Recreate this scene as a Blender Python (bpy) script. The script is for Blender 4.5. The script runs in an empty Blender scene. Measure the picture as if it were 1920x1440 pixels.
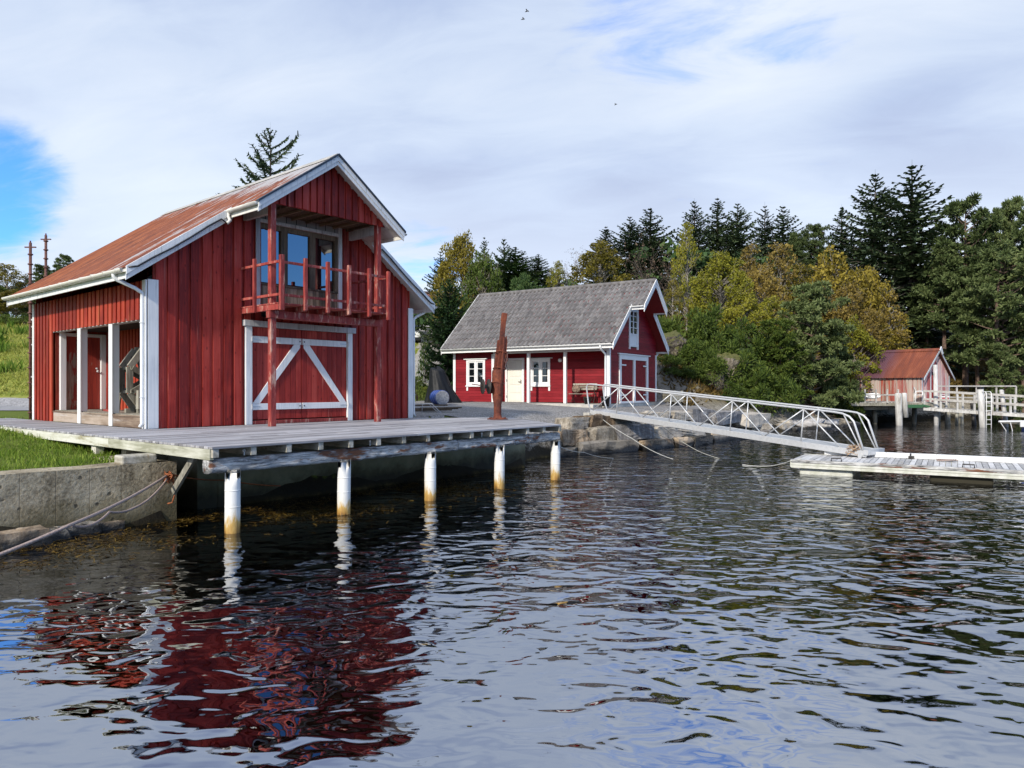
import bpy, bmesh, math, random
import numpy as np
from mathutils import Vector, Matrix, noise as mnoise
R = math.radians
S = bpy.context.scene
COL = S.collection

# ------------------------------------------------------------------ camera
EYE, FPX, HOR = 2.28, 1355.0, 728.0       # eye height over the water, focal length and horizon row of the 1920 px wide photograph
cam_d = bpy.data.cameras.new('camera'); cam = bpy.data.objects.new('camera', cam_d); COL.objects.link(cam)
cam.location = (0, 0, EYE); cam.rotation_euler = (R(90), 0, 0)
cam_d.sensor_width = 36; cam_d.lens = 36*FPX/1920; cam_d.shift_y = (HOR-720)/1920
cam_d.clip_start = .05; cam_d.clip_end = 3000
S.camera = cam
S.view_settings.view_transform = 'Standard'; S.view_settings.look = 'None'
S.view_settings.exposure = 0.38; S.view_settings.gamma = 1
S.cycles.max_bounces = 8; S.cycles.transparent_max_bounces = 12; S.cycles.diffuse_bounces = 3
S.cycles.glossy_bounces = 4; S.cycles.caustics_reflective = False; S.cycles.caustics_refractive = False
S.cycles.sample_clamp_indirect = 6

# ------------------------------------------------------------------ sun and sky
SUN_EL = R(31); SAZ = Vector((-.501, -.865, 0)).normalized()
sdir = Vector((SAZ.x*math.cos(SUN_EL), SAZ.y*math.cos(SUN_EL), math.sin(SUN_EL)))
sun_d = bpy.data.lights.new('sun', 'SUN'); sun = bpy.data.objects.new('sun', sun_d); COL.objects.link(sun)
sun_d.energy = 3.4; sun_d.angle = R(2.5); sun_d.color = (1, .93, .82)
sun.rotation_euler = (-sdir).to_track_quat('-Z', 'Y').to_euler(); sun.location = (0, 0, 60)

class NT:
    """tiny helper round a node tree"""
    def __init__(s, tree): s.t = tree; s.n = tree.nodes; s.l = tree.links
    def node(s, typ, **kw):
        n = s.n.new(typ)
        for k, v in kw.items():
            if k.startswith('i_'): 
                key = k[2:]; key = int(key) if key.isdigit() else key.replace('_', ' ')
                s.put(n.inputs[key], v)
            else: setattr(n, k, v)
        return n
    def put(s, inp, v):
        if isinstance(v, bpy.types.NodeSocket): s.l.new(v, inp)
        elif isinstance(v, bpy.types.Node): s.l.new(v.outputs[0], inp)
        else:
            if isinstance(v, tuple) and len(v) == 3 and inp.type == 'RGBA': v = (*v, 1)
            inp.default_value = v
    def math(s, op, a, b=None, c=None, clamp=False):
        n = s.n.new('ShaderNodeMath'); n.operation = op; n.use_clamp = clamp
        for i, v in enumerate((a, b, c)):
            if v is not None: s.put(n.inputs[i], v)
        return n.outputs[0]
    def vmath(s, op, a, b=None):
        n = s.n.new('ShaderNodeVectorMath'); n.operation = op
        s.put(n.inputs[0], a)
        if b is not None: s.put(n.inputs[1], b)
        return n.outputs['Value'] if op in ('DOT_PRODUCT', 'LENGTH', 'DISTANCE') else n.outputs[0]
    def ramp(s, fac, stops, interp='LINEAR'):
        n = s.n.new('ShaderNodeValToRGB'); n.color_ramp.interpolation = interp
        e = n.color_ramp.elements
        while len(e) < len(stops): e.new(.5)
        for i, (p, c) in enumerate(stops):
            e[i].position = p
            e[i].color = (c, c, c, 1) if isinstance(c, (int, float)) else (*c, 1)
        s.put(n.inputs[0], fac); return n.outputs[0]
    def mix(s, fac, a, b, blend='MIX'):
        n = s.n.new('ShaderNodeMix'); n.data_type = 'RGBA'; n.blend_type = blend
        s.put(n.inputs[0], fac); s.put(n.inputs[6], a); s.put(n.inputs[7], b)
        return n.outputs[2]
    def noise(s, vec, scale, detail=4, rough=.55, dist=0):
        n = s.n.new('ShaderNodeTexNoise'); s.put(n.inputs['Vector'], vec)
        n.inputs['Scale'].default_value = scale; n.inputs['Detail'].default_value = detail
        n.inputs['Roughness'].default_value = rough; n.inputs['Distortion'].default_value = dist
        return n.outputs[0]
    def map(s, vec, scale=(1, 1, 1), loc=(0, 0, 0), rot=(0, 0, 0)):
        n = s.n.new('ShaderNodeMapping'); s.put(n.inputs[0], vec)
        n.inputs['Scale'].default_value = scale; n.inputs['Location'].default_value = loc; n.inputs['Rotation'].default_value = rot
        return n.outputs[0]
    def smooth(s, v, a, b):
        n = s.n.new('ShaderNodeMapRange'); n.interpolation_type = 'SMOOTHSTEP'
        s.put(n.inputs[0], v); n.inputs[1].default_value = a; n.inputs[2].default_value = b
        return n.outputs[0]

world = bpy.data.worlds.new('World'); S.world = world; world.use_nodes = True
w = NT(world.node_tree); w.n.clear()
tc = w.node('ShaderNodeTexCoord'); D = tc.outputs['Generated']
sep = w.node('ShaderNodeSeparateXYZ', i_0=D)
sky = w.node('ShaderNodeTexSky'); sky.sky_type = 'NISHITA'; sky.sun_disc = False
sky.sun_elevation = SUN_EL; sky.sun_rotation = math.atan2(SAZ.x, SAZ.y); sky.air_density = 1.0; sky.dust_density = .3; sky.ozone_density = 3.5
bg_sky = w.node('ShaderNodeBackground', i_0=w.mix(1.0, sky.outputs[0], (.50, .92, 1.50), 'MULTIPLY'), i_1=.15)
zc = w.math('ADD', w.math('MAXIMUM', sep.outputs[2], 0.0), .22)
plane = w.node('ShaderNodeCombineXYZ', i_0=w.math('DIVIDE', sep.outputs[0], zc), i_1=w.math('DIVIDE', sep.outputs[1], zc), i_2=0.0)
P = w.map(plane.outputs[0], scale=(1.0, 1.35, 1), rot=(0, 0, R(24)), loc=(2.3, .4, 0))
n1 = w.noise(P, .55, 2, .5, .2)                      # the big soft sheets
n2 = w.noise(w.map(P, scale=(1, 1.7, 1), rot=(0, 0, R(-30))), 2.6, 7, .6, .5)                     # wisps
n3 = w.noise(w.map(P, loc=(7.4, 3.2, 0)), 1.0, 1, .5, .4)
cover = w.math('ADD', w.math('MULTIPLY', n1, .5), w.math('MULTIPLY', n2, .5))
def lobe(d, a, b):
    d = Vector(d).normalized()
    return w.smooth(w.vmath('DOT_PRODUCT', D, tuple(d)), math.cos(R(a)), math.cos(R(b)))
def pd(px, py): return (px-960, FPX, HOR-py)
holes = w.math('MULTIPLY', lobe(pd(-30, 330), 6.0, .5), .25)
holes = w.math('ADD', holes, w.math('MULTIPLY', lobe(pd(110, 470), 11, 1), .15))
holes = w.math('ADD', holes, w.math('MULTIPLY', lobe(pd(790, 500), 6, 1), .16))
holes = w.math('ADD', holes, w.math('MULTIPLY', lobe(pd(1310, -60), 13, 2), .05))
holes = w.math('ADD', holes, w.math('MULTIPLY', lobe((.30, 1, .92), 21, 3), .19))
holes = w.math('ADD', holes, w.math('MULTIPLY', w.smooth(sep.outputs[1], .25, -.4), .17))
holes = w.math('ADD', holes, w.math('MULTIPLY', lobe((.95, -.22, .16), 34, 14), .5))
cov = w.smooth(w.math('SUBTRACT', cover, holes), .13, .36)
cloudc = w.ramp(w.math('ADD', w.math('MULTIPLY', n3, .75), w.math('MULTIPLY', n2, .25)),
                [(.32, (.38, .44, .64)), (.43, (.54, .62, .80)), (.53, (.72, .79, .91)), (.68, (.92, .95, .99))])
low = w.smooth(sep.outputs[2], .42, .08)
cloudc = w.mix(w.math('MULTIPLY', low, .8), cloudc, (1.0, 1.06, 1.13))
cloudc = w.mix(1.0, cloudc, (.90, .955, 1.04), 'MULTIPLY')
bg_cloud = w.node('ShaderNodeBackground', i_0=cloudc, i_1=.77)
mixs = w.node('ShaderNodeMixShader', i_0=cov, i_1=bg_sky.outputs[0], i_2=bg_cloud.outputs[0])
wo = w.node('ShaderNodeOutputWorld', i_0=mixs.outputs[0])

# ------------------------------------------------------------------ building helpers
def W(px, depth, z=None, py=None):
    """a point seen at column px of the photograph, depth metres away"""
    x = (px-960)/FPX*depth
    if py is not None: z = EYE+(HOR-py)/FPX*depth
    return Vector((x, depth, 0 if z is None else z))

class MB:
    def __init__(s): s.v = []; s.f = []
    def add(s, vs, fs):
        b = len(s.v); s.v += [tuple(p) for p in vs]; s.f += [tuple(i+b for i in f) for f in fs]
    def hexa(s, p):
        s.add(p, [(3, 2, 1, 0), (4, 5, 6, 7), (0, 1, 5, 4), (1, 2, 6, 5), (2, 3, 7, 6), (3, 0, 4, 7)])
    def box(s, x0, x1, y0, y1, z0, z1):
        s.hexa([(x0, y0, z0), (x1, y0, z0), (x1, y1, z0), (x0, y1, z0), (x0, y0, z1), (x1, y0, z1), (x1, y1, z1), (x0, y1, z1)])
    def beam(s, a, b, wd, h, up=(0, 0, 1)):
        a = Vector(a); b = Vector(b); d = (b-a).normalized(); up = Vector(up)
        sd = d.cross(up)
        if sd.length < 1e-4: sd = d.cross(Vector((1, 0, 0)))
        sd.normalize(); u = sd.cross(d).normalized()
        sd *= wd/2; u *= h/2
        s.hexa([a-sd-u, a+sd-u, b+sd-u, b-sd-u, a-sd+u, a+sd+u, b+sd+u, b-sd+u])
    def tube(s, pts, r, n=8, caps=True):
        pts = [Vector(p) for p in pts]; k = len(pts)
        rs = r if isinstance(r, (list, tuple)) else [r]*k
        d0 = (pts[1]-pts[0]).normalized()
        ref = d0.orthogonal().normalized(); vs = []
        for i, p in enumerate(pts):
            d = ((pts[min(i+1, k-1)]-pts[max(i-1, 0)])).normalized()
            ref = (ref-d*ref.dot(d)).normalized(); q = d.cross(ref)
            for j in range(n):
                a = 2*math.pi*j/n; vs.append(p+(ref*math.cos(a)+q*math.sin(a))*rs[i])
        fs = [(i*n+j, i*n+(j+1) % n, (i+1)*n+(j+1) % n, (i+1)*n+j) for i in range(k-1) for j in range(n)]
        if caps: fs += [tuple(range(n))[::-1], tuple(range((k-1)*n, k*n))]
        s.add(vs, fs)
    def lathe(s, prof, c=(0, 0, 0), n=20, axis='z'):
        vs = []; c = Vector(c)
        for r, h in prof:
            for j in range(n):
                a = 2*math.pi*j/n; p = (r*math.cos(a), r*math.sin(a), h)
                if axis == 'y': p = (p[0], h, p[1])
                if axis == 'x': p = (h, p[0], p[1])
                vs.append(c+Vector(p))
        k = len(prof)
        fs = [(i*n+j, i*n+(j+1) % n, (i+1)*n+(j+1) % n, (i+1)*n+j) for i in range(k-1) for j in range(n)]
        fs += [tuple(range(n))[::-1], tuple(range((k-1)*n, k*n))]
        s.add(vs, fs)
    def prism(s, poly, off):
        n = len(poly); off = Vector(off); a = [Vector(p) for p in poly]
        s.add(a+[p+off for p in a], [tuple(range(n))[::-1], tuple(range(n, 2*n))]+[(i, (i+1) % n, n+(i+1) % n, n+i) for i in range(n)])
    def quad(s, a, b, c, d): s.add([a, b, c, d], [(0, 1, 2, 3)])
    def ball(s, c, r, n=10, m=7, sq=(1, 1, 1)):
        vs = []; c = Vector(c)
        for i in range(m+1):
            t = math.pi*i/m
            for j in range(n):
                a = 2*math.pi*j/n
                vs.append(c+Vector((r*sq[0]*math.sin(t)*math.cos(a), r*sq[1]*math.sin(t)*math.sin(a), r*sq[2]*math.cos(t))))
        s.add(vs, [(i*n+j, i*n+(j+1) % n, (i+1)*n+(j+1) % n, (i+1)*n+j) for i in range(m) for j in range(n)])
    def mesh(s, name):
        me = bpy.data.meshes.new(name); me.from_pydata(s.v, [], s.f); me.update(); return me
    def build(s, name, mt, parent=None, smooth=False, bevel=0, fix=True):
        me = s.mesh(name)
        if fix and len(s.f) < 60000:
            bm = bmesh.new(); bm.from_mesh(me); bmesh.ops.recalc_face_normals(bm, faces=bm.faces); bm.to_mesh(me); bm.free()
        if smooth: me.shade_smooth()
        if mt: me.materials.append(mt)
        o = bpy.data.objects.new(name, me); COL.objects.link(o)
        if parent: o.parent = parent
        if bevel:
            b = o.modifiers.new('edges', 'BEVEL'); b.width = bevel; b.segments = 2; b.limit_method = 'ANGLE'; b.angle_limit = R(40)
        if smooth == 'auto':
            o.data.shade_auto_smooth() if hasattr(o.data, 'shade_auto_smooth') else None
        return o

def tag(o, label, cat, group=None, kind=None):
    o['label'] = label; o['category'] = cat
    if group: o['group'] = group
    if kind: o['kind'] = kind
    return o
def thing(name, label, cat, loc=(0, 0, 0), rz=0, group=None, kind=None):
    o = bpy.data.objects.new(name, None); COL.objects.link(o); o.empty_display_size = .2
    o.location = loc; o.rotation_euler = (0, 0, rz)
    return tag(o, label, cat, group, kind)
def lab(o, t): o['label'] = t; return o

# ------------------------------------------------------------------ materials
def new_mat(name):
    m = bpy.data.materials.new(name); m.use_nodes = True
    t = NT(m.node_tree); b = t.n['Principled BSDF']
    return m, t, b
def obj_co(t): return t.node('ShaderNodeTexCoord').outputs['Object']
def island(t): return t.node('ShaderNodeNewGeometry').outputs['Random Per Island']
def bump(t, b, h, strength=.3, dist=.01):
    n = t.node('ShaderNodeBump', i_Height=h); n.inputs['Strength'].default_value = strength; n.inputs['Distance'].default_value = dist
    t.l.new(n.outputs[0], b.inputs['Normal'])

def wood_paint(name, c_dark, c_mid, c_light, grain=(26, 26, 1.2), wear=.0, wear_c=(.42, .33, .27), rough=.62, knots=True, var=.35, wear_scale=3.0):
    """painted or weathered boards: grain along the board, knots, faded patches, each board its own tone"""
    m, t, b = new_mat(name); co = obj_co(t); isl = island(t)
    sh = t.node('ShaderNodeCombineXYZ', i_0=t.math('MULTIPLY', isl, 37.0), i_1=t.math('MULTIPLY', isl, 11.0), i_2=t.math('MULTIPLY', isl, 53.0))
    v = t.vmath('ADD', co, sh.outputs[0])
    g = t.noise(t.map(v, scale=grain), 1.0, 5, .6, .3)
    big = t.noise(v, 1.1, 3, .6)
    f = t.math('ADD', t.math('MULTIPLY', g, .55), t.math('ADD', t.math('MULTIPLY', big, .45), t.math('MULTIPLY', t.math('SUBTRACT', isl, .5), var)))
    c = t.ramp(f, [(.35, c_dark), (.5, c_mid), (.65, c_light)])
    if knots:
        k = t.node('ShaderNodeTexVoronoi', i_Vector=t.map(v, scale=tuple(6.5 if s > 5 else 3.6 for s in grain)), i_Scale=1.0)
        kf = t.smooth(k.outputs['Distance'], .19, .07)
        c = t.mix(t.math('MULTIPLY', kf, .62), c, tuple(x*.32 for x in c_dark))
    if wear:
        wn = t.noise(t.map(v, scale=tuple(.35*s for s in grain)), wear_scale/3, 6, .7)
        c = t.mix(t.smooth(wn, .62-wear*.25, .74-wear*.2), c, wear_c)
    t.put(b.inputs['Base Color'], c); b.inputs['Roughness'].default_value = rough; b.inputs['Specular IOR Level'].default_value = .25
    bump(t, b, g, .35, .006)
    return m

M = {}
M['red'] = wood_paint('red_wood', (.16, .015, .013), (.325, .029, .020), (.44, .058, .042), wear=.2, wear_c=(.46, .12, .09))
M['red_sun'] = wood_paint('red_wood_sunlit', (.20, .020, .011), (.345, .036, .018), (.43, .07, .034), wear=.15, wear_c=(.55, .17, .08), knots=False)  # sunlit copy of the red boards, the sun's warmth put into the colour
M['red_rail'] = wood_paint('red_worn_rail', (.20, .03, .028), (.34, .06, .05), (.42, .10, .08), grain=(20, 20, 4), wear=.36, wear_c=(.50, .30, .24), knots=False, wear_scale=4)
M['red_door'] = wood_paint('red_door_wood', (.22, .02, .016), (.33, .032, .024), (.42, .06, .045), wear=.08, wear_c=(.45, .13, .1))
M['red_peel'] = wood_paint('red_peeling', (.14, .02, .015), (.28, .04, .03), (.38, .09, .06), wear=.75, wear_c=(.33, .25, .20), knots=False)
M['cabin_red'] = wood_paint('cabin_red', (.15, .004, .009), (.215, .007, .013), (.26, .013, .020), grain=(2, 2, 30), wear=0, knots=False, var=.22, rough=.5)
M['cabin_soffit'] = wood_paint('cabin_dark_red', (.12, .008, .012), (.17, .012, .016), (.2, .02, .02), grain=(4, 4, 4), knots=False)
M['white'] = wood_paint('white_paint', (.60, .62, .64), (.76, .77, .77), (.84, .84, .83), wear=.22, wear_c=(.46, .46, .45), knots=False, var=.12, rough=.5)
M['white_clean'] = wood_paint('white_paint_clean', (.74, .75, .74), (.80, .80, .79), (.84, .84, .83), wear=0, knots=False, var=.06, rough=.45)
M['cream_door'] = wood_paint('cream_door_paint', (.70, .68, .60), (.76, .74, .65), (.80, .78, .71), knots=False, var=.05, rough=.4)
M['grey_white'] = wood_paint('grey_white_wood', (.34, .35, .36), (.50, .51, .52), (.66, .66, .66), wear=.35, wear_c=(.28, .27, .26), knots=False)
M['deck'] = wood_paint('deck_boards', (.20, .195, .205), (.33, .325, .34), (.46, .455, .475), grain=(1.1, 24, 24), wear=.18, wear_c=(.27, .235, .21), rough=.62, var=.42, knots=False)
M['joist'] = wood_paint('grey_joist', (.30, .28, .22), (.56, .53, .46), (.72, .69, .62), grain=(14, 2, 14), wear=.3, wear_c=(.3, .24, .16))
M['fascia'] = wood_paint('fascia_wood', (.30, .30, .22), (.55, .55, .46), (.70, .70, .64), grain=(14, 1.5, 14), wear=.4, wear_c=(.30, .27, .16), knots=False)
M['log'] = wood_paint('bleached_log', (.13, .13, .14), (.56, .56, .57), (.80, .80, .80), grain=(1.8, 11, 11), wear=.42, wear_c=(.20, .085, .05), knots=False, wear_scale=1.1)
M['grey_wood'] = wood_paint('weathered_wood', (.12, .115, .09), (.25, .235, .19), (.40, .38, .32), grain=(16, 16, 3), wear=.2, wear_c=(.17, .14, .1))
M['brown_panel'] = wood_paint('brown_panel', (.06, .045, .03), (.15, .11, .07), (.26, .20, .14), grain=(26, 26, 1.2), wear=.2, wear_c=(.3, .24, .17), knots=False)
M['pontoon_wood'] = wood_paint('pontoon_boards', (.34, .335, .33), (.52, .515, .51), (.66, .65, .64), grain=(12, 3, 12), wear=.15, wear_c=(.33, .30, .26), knots=False)
M['post_white'] = wood_paint('weathered_white_posts', (.30, .29, .27), (.50, .49, .47), (.66, .65, .63), grain=(12, 12, 2), wear=.45, wear_c=(.26, .23, .19), knots=False)
M['step_wood'] = wood_paint('brown_step_boards', (.15, .10, .07), (.30, .23, .17), (.44, .36, .29), grain=(14, 1.3, 14), wear=.3, wear_c=(.48, .44, .40), knots=False)
M['pier_wood'] = wood_paint('pier_wood', (.22, .21, .19), (.40, .385, .36), (.54, .52, .49), grain=(3, 12, 12), wear=.2, wear_c=(.28, .25, .2), knots=False)
M['shed_wall'] = wood_paint('faded_red_boards', (.30, .07, .06), (.40, .17, .14), (.46, .34, .30), wear=.8, wear_c=(.42, .37, .32), knots=False, var=.7)
M['shed_gable'] = wood_paint('faded_pink_boards', (.36, .07, .07), (.48, .17, .16), (.58, .40, .38), wear=.42, wear_c=(.60, .54, .50), knots=False, var=.7)
M['soffit'] = wood_paint('soffit_boards', (.34, .33, .32), (.52, .51, .49), (.62, .61, .59), grain=(3, 3, 3), wear=.2, wear_c=(.3, .28, .25), knots=False)

def plain(name, c, rough=.5, metal=0, nscale=8, var=.25, bmp=.0, c2=None, detail=4):
    m, t, b = new_mat(name); co = obj_co(t)
    n = t.noise(co, nscale, detail, .6)
    lo = tuple(x*(1-var) for x in c) if c2 is None else c2
    t.put(b.inputs['Base Color'], t.ramp(n, [(.32, lo), (.62, c)]))
    b.inputs['Roughness'].default_value = rough; b.inputs['Metallic'].default_value = metal
    if bmp: bump(t, b, n, bmp, .02)
    return m
M['black'] = plain('black_plastic', (.015, .015, .017), .35)
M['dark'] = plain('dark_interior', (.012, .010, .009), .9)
M['flash'] = plain('black_flashing', (.02, .024, .032), .4)
M['gutter'] = plain('white_gutter', (.74, .72, .66), .35, var=.12, nscale=5)
M['pipe'] = plain('white_downpipe', (.76, .78, .80), .35, var=.1, nscale=4)
M['alu'] = plain('painted_aluminium', (.58, .59, .60), .35, .25, nscale=14, var=.14)
M['iron'] = plain('dark_iron', (.05, .045, .04), .6, .3)
M['rope'] = plain('pale_rope', (.42, .33, .29), .9, nscale=60, c2=(.2, .14, .12))
M['rope_orange'] = plain('orange_rope', (.42, .14, .05), .9, nscale=40, c2=(.2, .06, .03))
M['rope_white'] = plain('white_rope', (.62, .62, .58), .9, nscale=60)
M['concrete_slab'] = plain('slab_concrete', (.55, .53, .48), .9, nscale=5, var=.3, bmp=.2)
M['red_plastic'] = plain('red_plastic', (.5, .02, .04), .4)
M['blue'] = plain('blue_plastic', (.012, .05, .28), .32, var=.35, nscale=5)
M['drum_lid'] = plain('drum_lid', (.30, .31, .33), .5, nscale=9, c2=(.15, .15, .165))
M['green_paint'] = plain('green_paint', (.035, .12, .05), .5)
M['bird'] = plain('bird_feather', (.05, .05, .055), .8)
M['lampglass'] = plain('lamp_glass', (.8, .8, .78), .2)
M['float_white'] = plain('float_shell', (.66, .66, .60), .5, nscale=4, c2=(.44, .45, .36))

def log_mat():
    m, t, b = new_mat('bleached_driftwood_log'); co = obj_co(t); s = t.node('ShaderNodeSeparateXYZ', i_0=co)
    g = t.noise(t.map(co, scale=(1.1, 12, 12)), 1.6, 7, .72, .6); n = t.noise(t.map(co, scale=(.7, 2, 2)), 1.1, 4, .6)
    c = t.ramp(g, [(.36, (.05, .048, .046)), (.46, (.30, .30, .30)), (.56, (.62, .615, .60)), (.7, (.78, .775, .76))])
    k = t.math('ADD', n, t.math('MULTIPLY', t.math('SUBTRACT', g, .5), .5))
    c = t.mix(t.smooth(k, .56, .62), c, t.ramp(g, [(.38, (.06, .025, .015)), (.6, (.22, .09, .045))]))
    t.put(b.inputs['Base Color'], c); b.inputs['Roughness'].default_value = .85; bump(t, b, g, .9, .04); return m
M['log'] = log_mat()
def rust_mat(name, cs, scale, rough=.8):
    m, t, b = new_mat(name); co = obj_co(t)
    n = t.noise(co, scale, 7, .7); n2 = t.noise(co, scale*6, 4, .6)
    t.put(b.inputs['Base Color'], t.ramp(t.math('ADD', t.math('MULTIPLY', n, .7), t.math('MULTIPLY', n2, .3)), [(.3, cs[0]), (.5, cs[1]), (.68, cs[2])]))
    b.inputs['Roughness'].default_value = rough; bump(t, b, n2, .5, .01)
    return m
M['rust'] = rust_mat('rusty_iron', ((.035, .012, .009), (.13, .030, .015), (.27, .072, .028)), 3)
M['rust_pole'] = rust_mat('rusty_pole', ((.04, .022, .022), (.13, .055, .045), (.22, .10, .07)), 4)

def roof_rust():
    m, t, b = new_mat('rusted_corrugated_iron'); co = obj_co(t); s = t.node('ShaderNodeSeparateXYZ', i_0=co)
    st = t.noise(t.map(co, scale=(.35, 5.5, .35)), 1.0, 6, .65, .2)     # streaks running down the slope
    fine = t.noise(t.map(co, scale=(2, 13, 2)), 1.3, 4, .6)
    rust = t.ramp(t.math('ADD', t.math('MULTIPLY', st, .5), t.math('MULTIPLY', fine, .5)), [(.38, (.085, .020, .010)), (.5, (.215, .056, .018)), (.61, (.36, .115, .036))])
    zinc = t.ramp(fine, [(.3, (.27, .25, .25)), (.65, (.42, .41, .42))])
    up = t.smooth(s.outputs[2], 5.6, 6.7)                                    # bare sheet near the ridge
    fr = t.smooth(s.outputs[1], 5.5, 0.0)                                    # and towards the front
    f = t.math('ADD', t.math('MULTIPLY', st, .95), t.math('ADD', t.math('MULTIPLY', up, .20), t.math('MULTIPLY', fr, .16)))
    f = t.math('ADD', f, t.math('MULTIPLY', t.math('SUBTRACT', fine, .5), .25))
    k = t.smooth(f, .67, .72)
    t.put(b.inputs['Base Color'], t.mix(k, rust, zinc))
    b.inputs['Roughness'].default_value = .62
    return m
M['roof_rust'] = roof_rust()
def shed_roof():
    m, t, b = new_mat('shed_rust_roof'); co = obj_co(t); s = t.node('ShaderNodeSeparateXYZ', i_0=co)
    st = t.noise(t.map(co, scale=(.6, 4, .6)), 1.2, 5, .6)
    c = t.ramp(st, [(.3, (.13, .035, .02)), (.5, (.19, .047, .02)), (.7, (.27, .08, .036))])
    k = t.smooth(t.math('ADD', s.outputs[1], t.math('MULTIPLY', st, 1.5)), 2.4, 3.6)
    t.put(b.inputs['Base Color'], t.mix(k, c, t.mix(st, (.06, .02, .035), (.14, .06, .075)))); b.inputs['Roughness'].default_value = .6
    return m
M['shed_roof'] = shed_roof()
def tiles():
    m, t, b = new_mat('grey_roof_tiles'); co = obj_co(t)
    br = t.node('ShaderNodeTexVoronoi', i_Vector=t.map(co, scale=(2.6, 4.1, 0)), i_Scale=1.0)
    n = t.noise(co, 1.2, 5, .7); f = t.noise(co, 30, 3, .6)
    v = t.math('ADD', t.math('MULTIPLY', br.outputs['Color'], .35), t.math('ADD', t.math('MULTIPLY', n, .2), t.math('MULTIPLY', f, .4)))
    t.put(b.inputs['Base Color'], t.ramp(v, [(.25, (.095, .090, .090)), (.5, (.165, .155, .153)), (.75, (.255, .245, .240))]))
    b.inputs['Roughness'].default_value = .75; bump(t, b, f, .2, .01)
    return m
M['tiles'] = tiles()
def concrete():
    m, t, b = new_mat('quay_concrete'); co = obj_co(t); s = t.node('ShaderNodeSeparateXYZ', i_0=co)
    n = t.noise(co, 1.3, 7, .65); f = t.noise(co, 22, 5, .65)
    c = t.ramp(t.math('ADD', t.math('MULTIPLY', n, .6), t.math('MULTIPLY', f, .4)), [(.38, (.10, .078, .045)), (.48, (.31, .26, .175)), (.60, (.52, .455, .33))])
    z = t.math('ADD', s.outputs[2], t.math('MULTIPLY', t.math('SUBTRACT', n, .5), .35))
    c = t.mix(t.smooth(z, .42, .05), c, (.055, .042, .02))             # tide mark
    c = t.mix(t.math('MULTIPLY', t.smooth(z, .62, .40), .45), c, (.12, .10, .045))
    seam = t.node('ShaderNodeTexBrick', i_Vector=t.map(co, scale=(1, 1, 1), rot=(R(90), 0, 0)))
    vs = t.math('ABSOLUTE', t.math('SUBTRACT', t.math('FRACT', t.math('MULTIPLY', s.outputs[0], 2.1)), .5))
    line = t.smooth(vs, .018, .004)
    c = t.mix(t.math('MULTIPLY', line, .5), c, (.06, .05, .035))
    pit = t.node('ShaderNodeTexVoronoi', i_Vector=co, i_Scale=7.0); pk = t.math('MULTIPLY', t.smooth(pit.outputs['Distance'], .28, .12), t.smooth(n, .47, .56))
    c = t.mix(t.math('MULTIPLY', pk, .8), c, (.03, .026, .018))
    t.put(b.inputs['Base Color'], c); b.inputs['Roughness'].default_value = .9
    bump(t, b, t.math('ADD', f, t.math('ADD', t.math('MULTIPLY', pk, -.8), t.math('MULTIPLY', line, -.4))), .6, .03)
    return m
M['concrete'] = concrete()
def moss_concrete():
    m, t, b = new_mat('mossy_concrete'); co = obj_co(t); s = t.node('ShaderNodeSeparateXYZ', i_0=co)
    n = t.noise(co, 1.6, 6, .65)
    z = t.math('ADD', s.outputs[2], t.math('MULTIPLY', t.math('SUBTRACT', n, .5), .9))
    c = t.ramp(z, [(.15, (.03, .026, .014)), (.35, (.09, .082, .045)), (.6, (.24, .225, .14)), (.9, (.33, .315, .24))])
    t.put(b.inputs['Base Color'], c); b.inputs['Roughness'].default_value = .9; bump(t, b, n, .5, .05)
    return m
M['moss_concrete'] = moss_concrete()
def pile_mat():
    m, t, b = new_mat('white_pile_plastic'); co = obj_co(t); s = t.node('ShaderNodeSeparateXYZ', i_0=co)
    n = t.noise(t.map(co, scale=(7, 7, 2)), 1.0, 5, .65)
    z = t.math('ADD', s.outputs[2], t.math('MULTIPLY', t.math('SUBTRACT', n, .5), .95))
    c = t.ramp(t.math('ADD', t.math('MULTIPLY', z, .6), 1.03), [(.12, (.06, .045, .02)), (.20, (.36, .19, .045)), (.30, (.55, .36, .11)), (.38, (.76, .74, .68)), (.5, (.82, .82, .80))])
    t.put(b.inputs['Base Color'], c); b.inputs['Roughness'].default_value = .45
    return m
M['pile'] = pile_mat()
def glass():
    m, t, b = new_mat('window_glass')
    b.inputs['Base Color'].default_value = (.006, .008, .01, 1); b.inputs['Roughness'].default_value = .02
    b.inputs['IOR'].default_value = 2.6; b.inputs['Coat Weight'].default_value = .6; b.inputs['Coat Roughness'].default_value = .01
    return m
M['glass'] = glass()
M['glass_dark'] = glass(); M['glass_dark'].name = 'cabin_glass'; M['glass_dark'].node_tree.nodes['Principled BSDF'].inputs['IOR'].default_value = 1.6
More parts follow.
